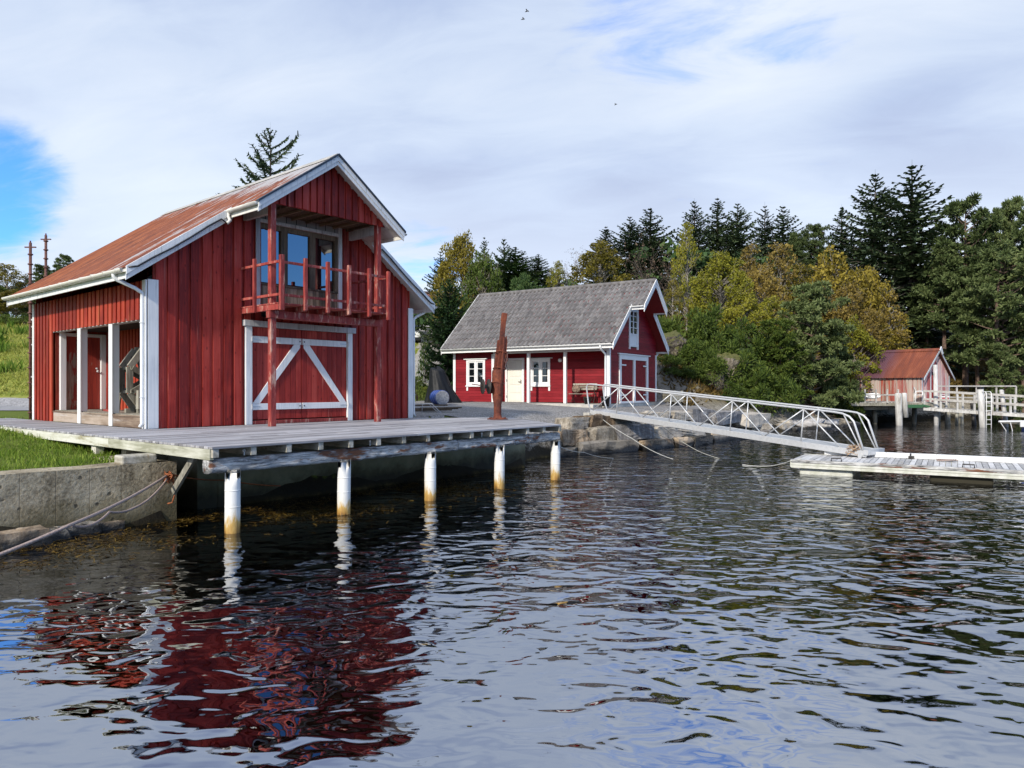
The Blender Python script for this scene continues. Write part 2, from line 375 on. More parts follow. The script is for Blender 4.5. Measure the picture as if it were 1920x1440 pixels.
def rock_mat(name, a, bcol, c, wet=True, moss=0.0):
    m, t, b = new_mat(name); co = t.node('ShaderNodeTexCoord').outputs['Object']
    g = t.node('ShaderNodeNewGeometry'); gp = t.node('ShaderNodeSeparateXYZ', i_0=g.outputs['Position'])
    isl = t.node('ShaderNodeObjectInfo').outputs['Random']
    v = t.vmath('ADD', co, t.node('ShaderNodeCombineXYZ', i_0=t.math('MULTIPLY', isl, 30.0)).outputs[0])
    n = t.noise(v, 1.7, 7, .65, .3); st = t.noise(t.map(v, scale=(6, 6, .8)), 1, 5, .65); f = t.noise(v, 14, 5, .7)
    k = t.math('ADD', t.math('ADD', t.math('MULTIPLY', n, .35), t.math('MULTIPLY', st, .35)), t.math('ADD', t.math('MULTIPLY', f, .3), t.math('MULTIPLY', t.math('SUBTRACT', isl, .5), .25)))
    col = t.ramp(k, [(.37, a), (.48, bcol), (.60, c)])
    if moss:
        nz = t.node('ShaderNodeSeparateXYZ', i_0=g.outputs['Normal']).outputs[2]
        mk = t.smooth(t.math('ADD', nz, t.math('MULTIPLY', n, 1.2)), 1.35-moss, 1.6-moss)
        col = t.mix(mk, col, t.ramp(f, [(.35, (.05, .06, .012)), (.65, (.13, .12, .03))]))
    if wet:
        zz = t.math('ADD', gp.outputs[2], t.math('MULTIPLY', t.math('SUBTRACT', n, .5), .5))
        col = t.mix(t.smooth(zz, .26, .08), col, (.014, .013, .012))
        t.put(b.inputs['Roughness'], t.math('SUBTRACT', .9, t.math('MULTIPLY', t.smooth(zz, .26, .08), .45)))
    else: b.inputs['Roughness'].default_value = .9
    t.put(b.inputs['Base Color'], col); bump(t, b, t.math('ADD', f, n), .7, .05)
    return m
M['rock'] = rock_mat('grey_brown_rock', (.09, .076, .057), (.28, .245, .195), (.52, .47, .40))
M['rock_brown'] = rock_mat('brown_rock', (.10, .068, .042), (.28, .205, .135), (.46, .37, .27))
M['rock_dark'] = rock_mat('dark_wet_rock', (.028, .026, .022), (.105, .092, .075), (.26, .235, .20))
M['rock_pale'] = rock_mat('pale_rock', (.17, .16, .155), (.36, .345, .335), (.56, .54, .53))
M['rock_moss'] = rock_mat('mossy_rock', (.05, .042, .032), (.17, .145, .11), (.40, .35, .30), wet=False, moss=.55)

def leaf_mat(name, cols, scale=1.2, rough=.6, trans=.3, spec=.2):
    m, t, b = new_mat(name); co = obj_co(t); rnd = t.node('ShaderNodeObjectInfo').outputs['Random']
    isl = island(t)
    n = t.noise(co, scale, 3, .6)
    k = t.math('ADD', t.math('MULTIPLY', n, .5), t.math('ADD', t.math('MULTIPLY', isl, .36), t.math('MULTIPLY', t.math('SUBTRACT', rnd, .35), .22)))
    c = t.ramp(k, [(.22, cols[0]), (.45, cols[1]), (.70, cols[2])])
    t.put(b.inputs['Base Color'], c); b.inputs['Roughness'].default_value = rough; b.inputs['Specular IOR Level'].default_value = spec
    tr = t.node('ShaderNodeBsdfTranslucent', i_0=c); mx = t.node('ShaderNodeMixShader', i_0=trans, i_1=b.outputs[0], i_2=tr.outputs[0])
    t.l.new(mx.outputs[0], t.n['Material Output'].inputs[0])
    return m
M['spruce'] = leaf_mat('spruce_needles', ((.024, .042, .020), (.058, .088, .040), (.115, .155, .07)), trans=.12)
M['spruce_green'] = leaf_mat('green_spruce_needles', ((.016, .036, .014), (.042, .085, .026), (.10, .15, .045)), trans=.15)
M['pine'] = leaf_mat('pine_needles', ((.034, .052, .018), (.092, .128, .042), (.19, .23, .088)), trans=.2)
M['bush'] = leaf_mat('juniper_needles', ((.026, .046, .010), (.072, .112, .018), (.16, .20, .038)), trans=.2)
M['yellow'] = leaf_mat('yellow_birch_leaves', ((.10, .08, .014), (.235, .185, .026), (.41, .32, .055)), trans=.28)
M['olive'] = leaf_mat('olive_leaves', ((.085, .075, .012), (.17, .145, .020), (.27, .22, .035)), trans=.35)
M['lime'] = leaf_mat('lime_green_leaves', ((.11, .12, .012), (.22, .22, .022), (.34, .31, .04)), trans=.28)
M['amber'] = leaf_mat('amber_leaves', ((.10, .075, .02), (.215, .155, .034), (.34, .255, .065)), trans=.25)
M['brown'] = leaf_mat('brown_twigs', ((.06, .040, .028), (.12, .08, .055), (.18, .125, .085)), trans=.15)
M['green'] = leaf_mat('green_leaves', ((.035, .06, .012), (.09, .135, .025), (.17, .21, .05)), trans=.35)
M['heather'] = leaf_mat('heather', ((.06, .042, .014), (.14, .09, .025), (.19, .15, .045)), trans=.2)
M['grass'] = leaf_mat('grass_blades', ((.065, .115, .012), (.15, .24, .025), (.28, .36, .06)), scale=.9, trans=.35)
M['field_grass'] = leaf_mat('field_grass_blades', ((.14, .16, .02), (.27, .29, .045), (.40, .40, .10)), scale=.12, trans=.3)
M['rush'] = leaf_mat('rush_blades', ((.06, .12, .012), (.13, .22, .025), (.22, .31, .05)), scale=.3, trans=.3)
M['weed'] = leaf_mat('seaweed_fronds', ((.05, .028, .006), (.13, .078, .013), (.27, .18, .035)), scale=1.2, trans=.2)
M['bark'] = plain('spruce_bark', (.11, .085, .07), .95, nscale=12, c2=(.035, .026, .022), bmp=.4)
M['pine_bark'] = plain('pine_bark', (.20, .13, .095), .95, nscale=10, c2=(.06, .042, .034), bmp=.4)
M['birch_bark'] = plain('birch_bark', (.36, .33, .29), .8, nscale=9, c2=(.09, .075, .06))
# ------------------------------------------------------------------ frames of the three buildings
def frame(ang): a = R(ang); return Vector((math.cos(a), math.sin(a), 0)), Vector((-math.sin(a), math.cos(a), 0))
BA = Vector((-8.09, 16.05, 0)); BANG = 49.93; BU, BV = frame(BANG); DECKZ = 1.38
def B(u, v, z=0.0): p = BA+BU*u+BV*v; return Vector((p.x, p.y, z))
CA = Vector((4.27, 31.8, 0)); CANG = 56.67; CU, CV = frame(CANG); CABZ = 1.62
SA = Vector((26.04, 46.0, 0)); SANG = 38.0; SU, SV = frame(SANG); SHZ = 1.42

# ------------------------------------------------------------------ land: height over the plan
SHORE = [B(-60, -4.15), B(-1.35, -4.15), B(-1.35, -2.2), B(-.2, -2.2), B(-.2, -3.45), B(9.1, -3.45), Vector((.55, 22.6, 0)), Vector((.8, 23.6, 0)),
         Vector((2.6, 25.1, 0)), Vector((7.2, 28.8, 0)), Vector((10.7, 33.1, 0)), Vector((15.4, 38.8, 0)), Vector((20.3, 43.6, 0)), Vector((24, 48.5, 0)),
         Vector((31, 51.5, 0)), Vector((45, 53, 0)), Vector((120, 60, 0)), Vector((600, 120, 0))]
SH = np.array([(p.x, p.y) for p in SHORE])
def sstep(a, b, x): t = np.clip((x-a)/(b-a), 0, 1); return t*t*(3-2*t)
def shore_d(x, y):
    best = np.full(x.shape, 1e9)
    for (ax, ay), (bx, by) in zip(SH[:-1], SH[1:]):
        dx, dy = bx-ax, by-ay; L2 = dx*dx+dy*dy
        t = np.clip(((x-ax)*dx+(y-ay)*dy)/L2, 0, 1)
        best = np.minimum(best, np.hypot(x-ax-t*dx, y-ay-t*dy))
    # inside test against the land polygon (shoreline closed far behind)
    poly = np.vstack([SH, [[600, 900], [-700, 900], [-700, SH[0][1]]]])
    ins = np.zeros(x.shape, bool); n = len(poly)
    for i in range(n):
        x1, y1 = poly[i]; x2, y2 = poly[(i+1) % n]
        c = ((y1 > y) != (y2 > y))
        with np.errstate(divide='ignore', invalid='ignore'):
            xi = (x2-x1)*(y-y1)/(y2-y1)+x1
        ins ^= c & (x < xi)
    return np.where(ins, best, -best)
def bumps(x, y, s, seed):
    return (np.sin(x*s*1.3+seed)*np.cos(y*s*.9+seed*2.1)+.5*np.sin(x*s*2.7-y*s*1.9+seed*.7)+.3*np.cos(x*s*5.1+y*s*4.3+seed*3))/1.8
def height(x, y):
    x = np.asarray(x, float); y = np.asarray(y, float)
    d = shore_d(x, y)
    u = (x-BA.x)*BU.x+(y-BA.y)*BU.y; v = (x-BA.x)*BV.x+(y-BA.y)*BV.y
    base = np.where(u < 6, .98+.30*sstep(0, 7, d), np.where(d < 3.2, .80+.58*sstep(.6, 3.0, d), 1.38+.2*sstep(3, 9, d)))
    deck = (u > -1.4) & (u < 9.6) & (v < .2)
    base = np.where(deck, np.minimum(base, .98), base)
    # left and middle: meadow slope rising from about 42 m
    hl = .235*np.clip(y-42.5, 0, 34)+.05*np.clip(y-76, 0, 60)
    # right: wooded knoll straight up from the shore
    dd = np.clip(d-1.6, 0, None)
    hr = 9.5*(1-np.exp(-dd*.058))+.06*np.clip(dd-22, 0, 60)
    hr += .55*bumps(x, y, .55, 1.0)*sstep(2, 8, dd)
    cu = (x-CA.x)*CU.x+(y-CA.y)*CU.y; cv = (x-CA.x)*CV.x+(y-CA.y)*CV.y
    side = sstep(6.0, 9.5, cu)*sstep(-9, -2, x-(2.0))+0*cv
    yard = 1-sstep(0, 4, np.hypot(x-8.0, y-30.2)-4.2)
    side = side*(1-yard)
    su = (x-SA.x)*SU.x+(y-SA.y)*SU.y; sv = (x-SA.x)*SV.x+(y-SA.y)*SV.y
    flat = (1-sstep(0, 4, np.maximum(np.maximum(-su-.5, su-5), np.maximum(-sv-1, sv-6))))
    side = side*(1-flat)
    wl = 1-sstep(-2, 8, x-4)
    h = base+hl*np.clip(wl+0*x, 0, 1)*(1-side)+hr*side*np.where(x > 0, 1, 0)
    h = h+.05*bumps(x, y, .9, 3)*sstep(2, 8, d)*sstep(36, 46, y)+.22*bumps(x, y, .22, 5)*sstep(46, 60, y)
    sea = -.30+np.clip(d, -40, 0)*.13
    sea = np.maximum(sea, -4)
    land = np.where(d > .35, h, sea+(h-sea)*sstep(0, .35, d))
    rocky = sstep(8, 11, x)                        # natural shore at the right: a slope instead of a wall
    nat = np.where(d > 0, np.minimum(h, -.3+d*.62+.12*bumps(x, y, 1.6, 2)), sea)
    return np.where(d > 0, land*(1-rocky)+nat*rocky, sea)
def hz(x, y): return float(height(np.array([x]), np.array([y]))[0])

def axis(lo, a, b, hi, fine, k=1.16):
    c = list(np.arange(a, b+1e-6, fine)); s = fine; p = b
    while p < hi: s *= k; p += s; c.append(p)
    s = fine; p = a
    while p > lo: s *= k; p -= s; c.insert(0, p)
    return np.array(c)
GX = axis(-700, -40, 44, 900, .45); GY = axis(-80, 6, 76, 1200, .45)
XX, YY = np.meshgrid(GX, GY); ZZ = height(XX, YY)
nx = len(GX)
def ground_material():
    m, t, b = new_mat('meadow_and_forest_floor'); co = obj_co(t); s = t.node('ShaderNodeSeparateXYZ', i_0=co)
    n = t.noise(co, .35, 6, .65); f = t.noise(co, 5, 6, .7); st = t.noise(t.map(co, scale=(.10, .55, .5)), 1.0, 4, .6)
    gr = t.ramp(t.math('ADD', t.math('MULTIPLY', st, .6), t.math('MULTIPLY', f, .4)), [(.32, (.10, .15, .02)), (.5, (.22, .25, .045)), (.66, (.36, .34, .10))])
    near = t.ramp(f, [(.3, (.06, .085, .014)), (.6, (.14, .18, .03))])
    gr = t.mix(t.smooth(s.outputs[1], 34, 46), near, gr)
    fo = t.ramp(t.math('ADD', t.math('MULTIPLY', n, .5), t.math('MULTIPLY', f, .5)), [(.3, (.045, .034, .014)), (.45, (.11, .075, .022)), (.55, (.17, .125, .035)), (.68, (.26, .23, .17))])
    c = t.mix(t.smooth(t.math('ADD', s.outputs[0], t.math('MULTIPLY', n, 4.0)), 5, 9), gr, fo)
    shore = t.math('ADD', s.outputs[2], t.math('MULTIPLY', t.math('SUBTRACT', f, .5), .9))
    rk = t.ramp(f, [(.3, (.10, .09, .07)), (.5, (.25, .225, .18)), (.68, (.50, .46, .39))])
    rr = t.math('MULTIPLY', t.smooth(shore, 1.9, 1.2), t.smooth(s.outputs[0], 8, 11))
    c = t.mix(rr, c, rk)
    c = t.mix(t.math('MULTIPLY', t.smooth(s.outputs[0], -2.5, -1.0), t.smooth(s.outputs[1], 43, 40)), c, t.mix(t.smooth(s.outputs[0], 9, 11), t.ramp(f, [(.3, (.10, .09, .075)), (.65, (.26, .24, .21))]), c))
    c = t.mix(t.smooth(shore, .55, .30), c, (.028, .024, .017))
    sea = t.ramp(t.noise(co, 2.2, 6, .7), [(.35, (.012, .010, .006)), (.52, (.045, .034, .014)), (.66, (.14, .10, .035))])
    sea = t.mix(t.smooth(s.outputs[2], -.45, -1.1), sea, (.006, .008, .007))  # bed colour darkens with depth, standing in for light lost in the water
    c = t.mix(t.smooth(s.outputs[2], .12, -.05), c, sea)
    t.put(b.inputs['Base Color'], c); b.inputs['Roughness'].default_value = .95; b.inputs['Specular IOR Level'].default_value = .1
    bump(t, b, f, .6, .08)
    return m
verts = np.stack([XX.ravel(), YY.ravel(), ZZ.ravel()], 1)
ny = len(GY)
ii = (np.arange(ny-1)[:, None]*nx+np.arange(nx-1)[None, :]).ravel()
quads = np.stack([ii, ii+1, ii+1+nx, ii+nx], 1)
me = bpy.data.meshes.new('ground'); me.from_pydata(verts.tolist(), [], quads.tolist()); me.update(); me.shade_smooth()
me.materials.append(ground_material()); ground = bpy.data.objects.new('ground', me); COL.objects.link(ground); ground['kind'] = 'structure'

def gravel_mat(name, a, b_, c, scale=26):
    m, t, b = new_mat(name); co = obj_co(t)
    vo = t.node('ShaderNodeTexVoronoi', i_Vector=co, i_Scale=float(scale)); n = t.noise(co, 1.2, 5, .65)
    k = t.math('ADD', t.math('MULTIPLY', vo.outputs['Color'], .55), t.math('MULTIPLY', n, .45))
    t.put(b.inputs['Base Color'], t.ramp(k, [(.2, a), (.5, b_), (.8, c)])); b.inputs['Roughness'].default_value = .95
    bump(t, b, vo.outputs['Distance'], .8, .03); return m
def sheet(name, mt, test, lift):
    """cells of the ground that pass test(x, y), laid a little above it"""
    cx = (XX[:-1, :-1]+XX[1:, 1:])/2; cy = (YY[:-1, :-1]+YY[1:, 1:])/2
    keep = test(cx, cy).ravel(); q = quads[keep]; used = np.unique(q); lut = -np.ones(len(verts), int); lut[used] = np.arange(len(used))
    vv = verts[used].copy(); vv[:, 2] += lift
    m2 = bpy.data.meshes.new(name); m2.from_pydata(vv.tolist(), [], lut[q].tolist()); m2.update(); m2.shade_smooth(); m2.materials.append(mt)
    o = bpy.data.objects.new(name, m2); COL.objects.link(o); o['kind'] = 'structure'; return o
def in_yard(x, y):
    d = shore_d(x, y); u = (x-BA.x)*BU.x+(y-BA.y)*BU.y; v = (x-BA.x)*BV.x+(y-BA.y)*BV.y
    cu = (x-CA.x)*CU.x+(y-CA.y)*CU.y
    wob = .5*bumps(x, y, .8, 4)
    under = (u < 9.9) & (v < .1)
    return (d > .45) & (u > 7.9+wob) & (cu < 6.6+wob*2) & (x < 12.3+wob) & (v < 24) & (y < 42) & (x > -5) & ~under
sheet('gravel_yard', gravel_mat('grey_gravel', (.10, .095, .09), (.235, .225, .215), (.42, .41, .40)), in_yard, .03)
def in_road(x, y): return (x < -13+.4*bumps(x, y, .6, 1)) & (y > 31.5+.8*bumps(x, y, .15, 2)) & (y < 43.2+.9*bumps(x, y, .12, 4))
sheet('gravel_road', gravel_mat('road_gravel', (.17, .165, .17), (.29, .285, .29), (.40, .395, .40), 14), in_road, .03)
def in_path(x, y):
    c = -6.6-.055*(y-48)+1.0*np.sin((y-44)*.13); return (y > 46) & (y < 78) & (np.abs(x-c) < 1.5) & (np.abs(x-c) > .0)
sheet('gravel_path', gravel_mat('path_gravel', (.20, .185, .165), (.34, .32, .29), (.46, .44, .41), 12), in_path, .035)

# ------------------------------------------------------------------ water
def water_material():
    m = bpy.data.materials.new('fjord_water'); m.use_nodes = True; t = NT(m.node_tree); t.n.clear()
    co = t.node('ShaderNodeTexCoord').outputs['Object']; s = t.node('ShaderNodeSeparateXYZ', i_0=co)
    a = t.noise(t.map(co, scale=(.82, 1.1, 1), rot=(0, 0, R(-14))), 2.35, 1.5, .45, .6)
    b = t.noise(t.map(co, scale=(.8, 1.25, 1), rot=(0, 0, R(12))), 4.6, 1, .5, .4)
    c = t.noise(t.map(co, scale=(.8, 1.2, 1), rot=(0, 0, R(-25))), .62, 1, .5, .3)
    gust = t.noise(co, .16, 2, .5)
    lee = t.smooth(t.math('ADD', t.math('MULTIPLY', s.outputs[0], .8), t.math('MULTIPLY', gust, 3.0)), -3.5, 3.5)   # sheltered beside the quay
    amp = t.math('MULTIPLY', t.math('MULTIPLY', t.math('ADD', .34, t.math('MULTIPLY', lee, .66)), t.math('ADD', .55, t.math('MULTIPLY', t.smooth(t.math('ADD', s.outputs[1], t.math('MULTIPLY', gust, 4.0)), 5.5, 10.5), .55))), t.math('ADD', .55, t.math('MULTIPLY', gust, .8)))
    h = t.math('ADD', t.math('MULTIPLY', a, .066), t.math('ADD', t.math('MULTIPLY', b, .014), t.math('MULTIPLY', c, .055)))
    h = t.math('MULTIPLY', h, amp)
    bp = t.node('ShaderNodeBump', i_Height=h); bp.inputs['Strength'].default_value = 1; bp.inputs['Distance'].default_value = 1.0
    fr = t.node('ShaderNodeFresnel', i_0=6.2, i_1=bp.outputs[0])
    gl = t.node('ShaderNodeBsdfGlossy', i_Color=(.93, .95, 1.0), i_Roughness=.015, i_Normal=bp.outputs[0])
    tr = t.node('ShaderNodeBsdfTransparent', i_0=(.34, .33, .24))
    mx = t.node('ShaderNodeMixShader', i_0=fr.outputs[0], i_1=tr.outputs[0], i_2=gl.outputs[0])
    t.node('ShaderNodeOutputMaterial', i_0=mx.outputs[0])
    return m
mw = MB(); mw.quad((-700, -80, 0), (900, -80, 0), (900, 700, 0), (-700, 700, 0))
water = mw.build('water', water_material(), fix=False); water['kind'] = 'structure'

# ------------------------------------------------------------------ boards helper for walls
def vboards(mb, mo, axis, at, out, p0, p1, pitch, over, zb, zt, holes=(), seed=0, t_under=.022, t_over=.045):
    """board-and-batten cladding: under-boards (mb) and proud over-boards on a wall.
    axis 'x': the wall runs along x at y=at and faces out (sign along y); axis 'y': it runs along y at x=at.
    zb, zt: bottom and top as functions of the running coordinate; holes: (p0, p1, z0, z1)"""
    rnd = random.Random(seed)
    def put(target, a, b, za0, za1, zb0, zb1, d0, d1):
        def pt(p, d, z): return (p, at+out*d, z) if axis == 'x' else (at+out*d, p, z)
        target.hexa([pt(a, d0, za0), pt(b, d0, za1), pt(b, d1, za1), pt(a, d1, za0), pt(a, d0, zb0), pt(b, d0, zb1), pt(b, d1, zb1), pt(a, d1, zb0)])
    n = int(math.ceil((p1-p0)/pitch))
    for i in range(n+1):
        for kind in (0, 1):
            if kind == 0: a, b = p0+(i-.5)*pitch+.002, p0+(i+.5)*pitch-.002; d0, d1 = 0, t_under
            else: a, b = p0+(i+.5)*pitch-over/2+rnd.uniform(-.012, .012), p0+(i+.5)*pitch+over/2+rnd.uniform(-.012, .012); d0, d1 = t_under, t_under+t_over
            a = max(a, p0); b = min(b, p1)
            if b-a < .02: continue
            c = (a+b)/2; cut = [(zb(c), None)]; segs = [(zb, zt)]
            for (h0, h1, z0, z1) in holes:
                if h0 < c < h1:
                    new = []
                    for lo, hi in segs:
                        if lo(c) < z0-.01: new.append((lo, (lambda z: (lambda p: z))(z0)))
                        if hi(c) > z1+.01: new.append(((lambda z: (lambda p: z))(z1), hi))
                    segs = new
            for lo, hi in segs:
                if hi(c)-lo(c) < .03: continue
                j = rnd.uniform(-.012, .012) if kind and lo is zb else 0
                put(mo if kind else mb, a, b, lo(a)+j, lo(b)+j, hi(a), hi(b), d0, d1)
def hboards(mb, axis, at, out, p0f, p1f, z0, z1, pitch, holes=(), tilt=.018, t=.02):
    """lapped horizontal cladding"""
    z = z0
    while z < z1-.01:
        zt = min(z+pitch, z1); zc = (z+zt)/2; segs = [(p0f(zc), p1f(zc))]
        for (h0, h1, a, b) in holes:
            if a < zc < b:
                new = []
                for s0, s1 in segs:
                    if s0 < h0: new.append((s0, min(s1, h0)))
                    if s1 > h1: new.append((max(s0, h1), s1))
                segs = new
        for s0, s1 in segs:
            if s1-s0 < .03: continue
            def pt(p, d, zz): return (p, at+out*d, zz) if axis == 'x' else (at+out*d, p, zz)
            mb.hexa([pt(s0, 0, z), pt(s1, 0, z), pt(s1, t+tilt, z), pt(s0, t+tilt, z), pt(s0, 0, zt-.004), pt(s1, 0, zt-.004), pt(s1, t, zt-.004), pt(s0, t, zt-.004)])
        z = zt
def half_pipe(mb, a, b, r, n=10, thick=.006):
    """an open gutter from a to b"""
    a = Vector(a); b = Vector(b); d = (b-a).normalized(); sd = d.cross(Vector((0, 0, 1))).normalized()
    vs = []
    for p in (a, b):
        for rr in (r, r-thick):
            for i in range(n+1):
                t = math.pi*i/n; vs.append(p+sd*math.cos(t)*rr-Vector((0, 0, 1))*math.sin(t)*rr)
    k = n+1; fs = []
    for i in range(n):
        fs.append((i, i+1, 2*k+i+1, 2*k+i)); fs.append((k+i, 3*k+i, 3*k+i+1, k+i+1))
        fs.append((i, k+i, k+i+1, i+1)); fs.append((2*k+i, 2*k+i+1, 3*k+i+1, 3*k+i))
    for e in (0, n): fs.append((e, 2*k+e, 3*k+e, k+e))
    # end caps
    for o in (0, 2*k): fs.append(tuple(range(o, o+k)))
    mb.add(vs, fs)
# ================================================================== the big red boathouse on the quay
barn = thing('boathouse', 'large red boathouse with rusted iron roof and balcony, standing on the grey deck', 'boathouse', (BA.x, BA.y, DECKZ), R(BANG))
BW, BL, RZ, SL = 7.775, 7.26, 6.70, .717
BC = BW/2
def rtop(x): return RZ-SL*abs(x-BC)
NRM = math.hypot(1, SL)
# --- walls
mb, mo = MB(), MB()
und = lambda x: rtop(x)-.16
zero = lambda p: 0.0
FH = [(2.36, 5.46, -.1, 2.46), (2.66, 5.10, 2.7, 5.36)]
vboards(mb, mb, 'x', 0, -1, .10, BW-.10, .268, .175, zero, und, FH, seed=3)
front = mb.build('front_wall', M['red'], barn, bevel=.004)
mb = MB(); hd = 2.44; sof = lambda p: 3.30
vboards(mb, mb, 'y', 0, -1, .02, BL-.06, .25, .165, zero, sof, [(.02, 5.88, -.1, hd)], seed=5)
# recess: back wall, cheeks
vboards(mb, mb, 'y', 1.35, -1, .15, 5.88, .20, .13, lambda p: .3, lambda p: 2.6, seed=6)
vboards(mb, mb, 'x', 5.86, -1, .03, 1.33, .22, .15, lambda p: .3, lambda p: 2.5, [(.13, 1.30, .2, 2.44)], seed=7)
mb.build('side_wall', M['red_sun'], barn, bevel=.004)
mb = MB()
vboards(mb, mb, 'y', BW, 1, .0, BL, .268, .175, zero, lambda p: 3.3, seed=8)
vboards(mb, mb, 'x', BL, 1, .0, BW, .268, .175, zero, und, seed=9)
mb.build('rear_wall', M['red'], barn)
# inside: dark lining so that nothing shows through
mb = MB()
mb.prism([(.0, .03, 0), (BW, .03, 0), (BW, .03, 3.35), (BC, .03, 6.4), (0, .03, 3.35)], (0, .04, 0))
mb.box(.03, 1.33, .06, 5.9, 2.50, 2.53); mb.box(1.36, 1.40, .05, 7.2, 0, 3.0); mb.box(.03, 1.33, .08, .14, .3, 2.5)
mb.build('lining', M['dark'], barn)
# --- porch floor and step of the recess
mb = MB()
for i in range(11): mb.box(.02+i*.12, .02+i*.12+.115, .1, 5.86, .24, .30)
mb.build('recess_floor', M['grey_wood'], barn)
mb = MB(); mb.box(-.02, .04, .06, 1.86, 0, .25); mb.box(-.02, .04, 1.98, 3.84, 0, .25); mb.box(-.02, .04, 3.96, 5.86, 0, .25)
mb.box(-.04, .02, .06, 1.86, .25, .285); mb.box(-.04, .02, 1.98, 3.84, .25, .285); mb.box(-.04, .02, 3.96, 5.86, .25, .285)
mb.build('step_board', M['step_wood'], barn, bevel=.004)
# --- white posts of the recess: outer face down to the deck, inner post on the floor
for y in (1.92, 3.90):
    p = MB(); p.box(-.05, -.022, y-.10, y+.10, 0, hd); p.build('recess_post', M['white_clean'], barn, bevel=.004)
    p = MB(); p.box(-.02, .14, y-.05, y+.08, .3, hd); p.build('recess_post', M['white_clean'], barn, bevel=.004)
mb = MB(); mb.box(-.03, .16, .06, 5.86, hd-.01, hd+.07); mb.build('recess_beam', M['grey_white'], barn)
# --- old door in the end cheek of the recess, bare wood on its hinge side
def peel_mat():
    m, t, b = new_mat('half_peeled_red_door'); co = obj_co(t); s_ = t.node('ShaderNodeSeparateXYZ', i_0=co)
    g = t.noise(t.map(co, scale=(24, 24, 1.5)), 1.0, 6, .7); n = t.noise(t.map(co, scale=(5, 5, 1.6)), 1.0, 5, .65)
    red = t.ramp(g, [(.3, (.16, .015, .010)), (.6, (.33, .035, .018))]); bare = t.ramp(g, [(.3, (.13, .085, .055)), (.65, (.34, .26, .20))])
    k = t.math('ADD', t.math('ADD', t.math('MULTIPLY', n, .9), t.math('MULTIPLY', g, .35)), t.math('MULTIPLY', s_.outputs[0], -.42))
    k = t.math('SUBTRACT', k, t.math('MULTIPLY', t.smooth(s_.outputs[2], 1.5, 2.3), .25))
    t.put(b.inputs['Base Color'], t.mix(t.smooth(k, .36, .44), red, bare)); b.inputs['Roughness'].default_value = .75; return m
d = MB(); d.box(.275, 1.165, 5.82, 5.86, .31, 2.34)
rd = lab(d.build('side_door', peel_mat(), barn, bevel=.004), 'half peeled red door in the open bay')
k = MB(); k.tube([(1.08, 5.82, 1.38), (1.08, 5.75, 1.38)], .014, 8); k.ball((1.08, 5.745, 1.38), .036); k.lathe([(.03, 5.812), (.03, 5.819)], (1.08, 0, 1.46), 12, 'y'); k.build('handle', M['alu'], rd, smooth=True)
fr = MB(); fr.box(.13, .27, 5.72, 5.86, .3, hd-.01); fr.box(1.17, 1.30, 5.74, 5.86, .3, hd-.01); fr.box(.27, 1.17, 5.76, 5.86, 2.345, hd-.01)
fr.build('door_frame', M['white_clean'], barn, bevel=.004)
mb = MB(); mb.box(1.25, 1.33, 5.28, 5.42, 1.66, 1.92); mb.build('meter_box', M['white'], barn, bevel=.01)
# --- corner boards
for (x0, x1, y0, y1) in ((-.03, .20, -.085, -.052), (BW-.16, BW+.03, -.085, -.052)):
    mb = MB(); mb.box(x0, x1, y0, y1, 0, 3.32); mb.build('corner_board', M['white'], barn, bevel=.004)
mb = MB(); mb.box(-.085, -.052, -.085, .10, 0, 3.3); mb.build('corner_board', M['white'], barn, bevel=.004)
mb = MB(); mb.box(-.085, -.03, BL-.08, BL+.05, 0, 3.3); mb.build('corner_board', M['white'], barn, bevel=.004)
# --- roof: corrugated sheets as one skin
HS, PS, YF, YM, YB = 4.488, 2.15, -1.62, -.36, 7.59
def corrugated(mb, ys, prof, sides=(-1, 1), amp=.012, pitch=.076, sub=6, yoff=0, lift=0.0, rz=RZ, c=BC, sl=SL):
    nrm = math.hypot(1, sl)
    n = int((ys[1]-ys[0])/(pitch/sub))
    for sd in sides:
        rows = prof; vs = []
        for i in range(n+1):
            y = ys[0]+(ys[1]-ys[0])*i/n; o = amp*math.sin(2*math.pi*y/pitch)+lift
            for r in rows: vs.append((c+sd*(r+o*sl/nrm), y, rz-sl*r+o/nrm))
        k = len(rows)
        mb.add(vs, [(i*k+j, (i+1)*k+j, (i+1)*k+j+1, i*k+j+1) for i in range(n) for j in range(k-1)])
mb = MB()
corrugated(mb, (YM, YB), [0, 1.5, 3.0, HS]); corrugated(mb, (YF, YM), [0, PS])
roof = mb.build('roof', M['roof_rust'], barn, smooth=True, fix=False)
mb = MB()
for sd in (-1, 1):
    a = Vector((BC, 0, RZ+.03)); 
    mb.prism([(BC, YF-.02, RZ+.045), (BC+sd*.24, YF-.02, RZ+.045-.24*SL), (BC+sd*.24, YF-.02, RZ+.03-.24*SL), (BC, YF-.02, RZ+.03)], (0, YB-YF+.04, 0))
mb.build('ridge_cap', M['pier_wood'], roof)
# soffit boards under the sheets
def slope_poly(x0, x1, top, bot, y): return [(x0, y, rtop(x0)-top), (x1, y, rtop(x1)-top), (x1, y, rtop(x1)-bot), (x0, y, rtop(x0)-bot)]
mb = MB()
for sd in (-1, 1):
    mb.prism(slope_poly(BC, BC+sd*(HS-.03), .03, .15, YM+.02), (0, YB-YM-.04, 0))
    mb.prism(slope_poly(BC, BC+sd*(PS-.03), .03, .15, YF+.02), (0, YM-YF, 0))
mb.build('soffit', M['soffit'], roof)
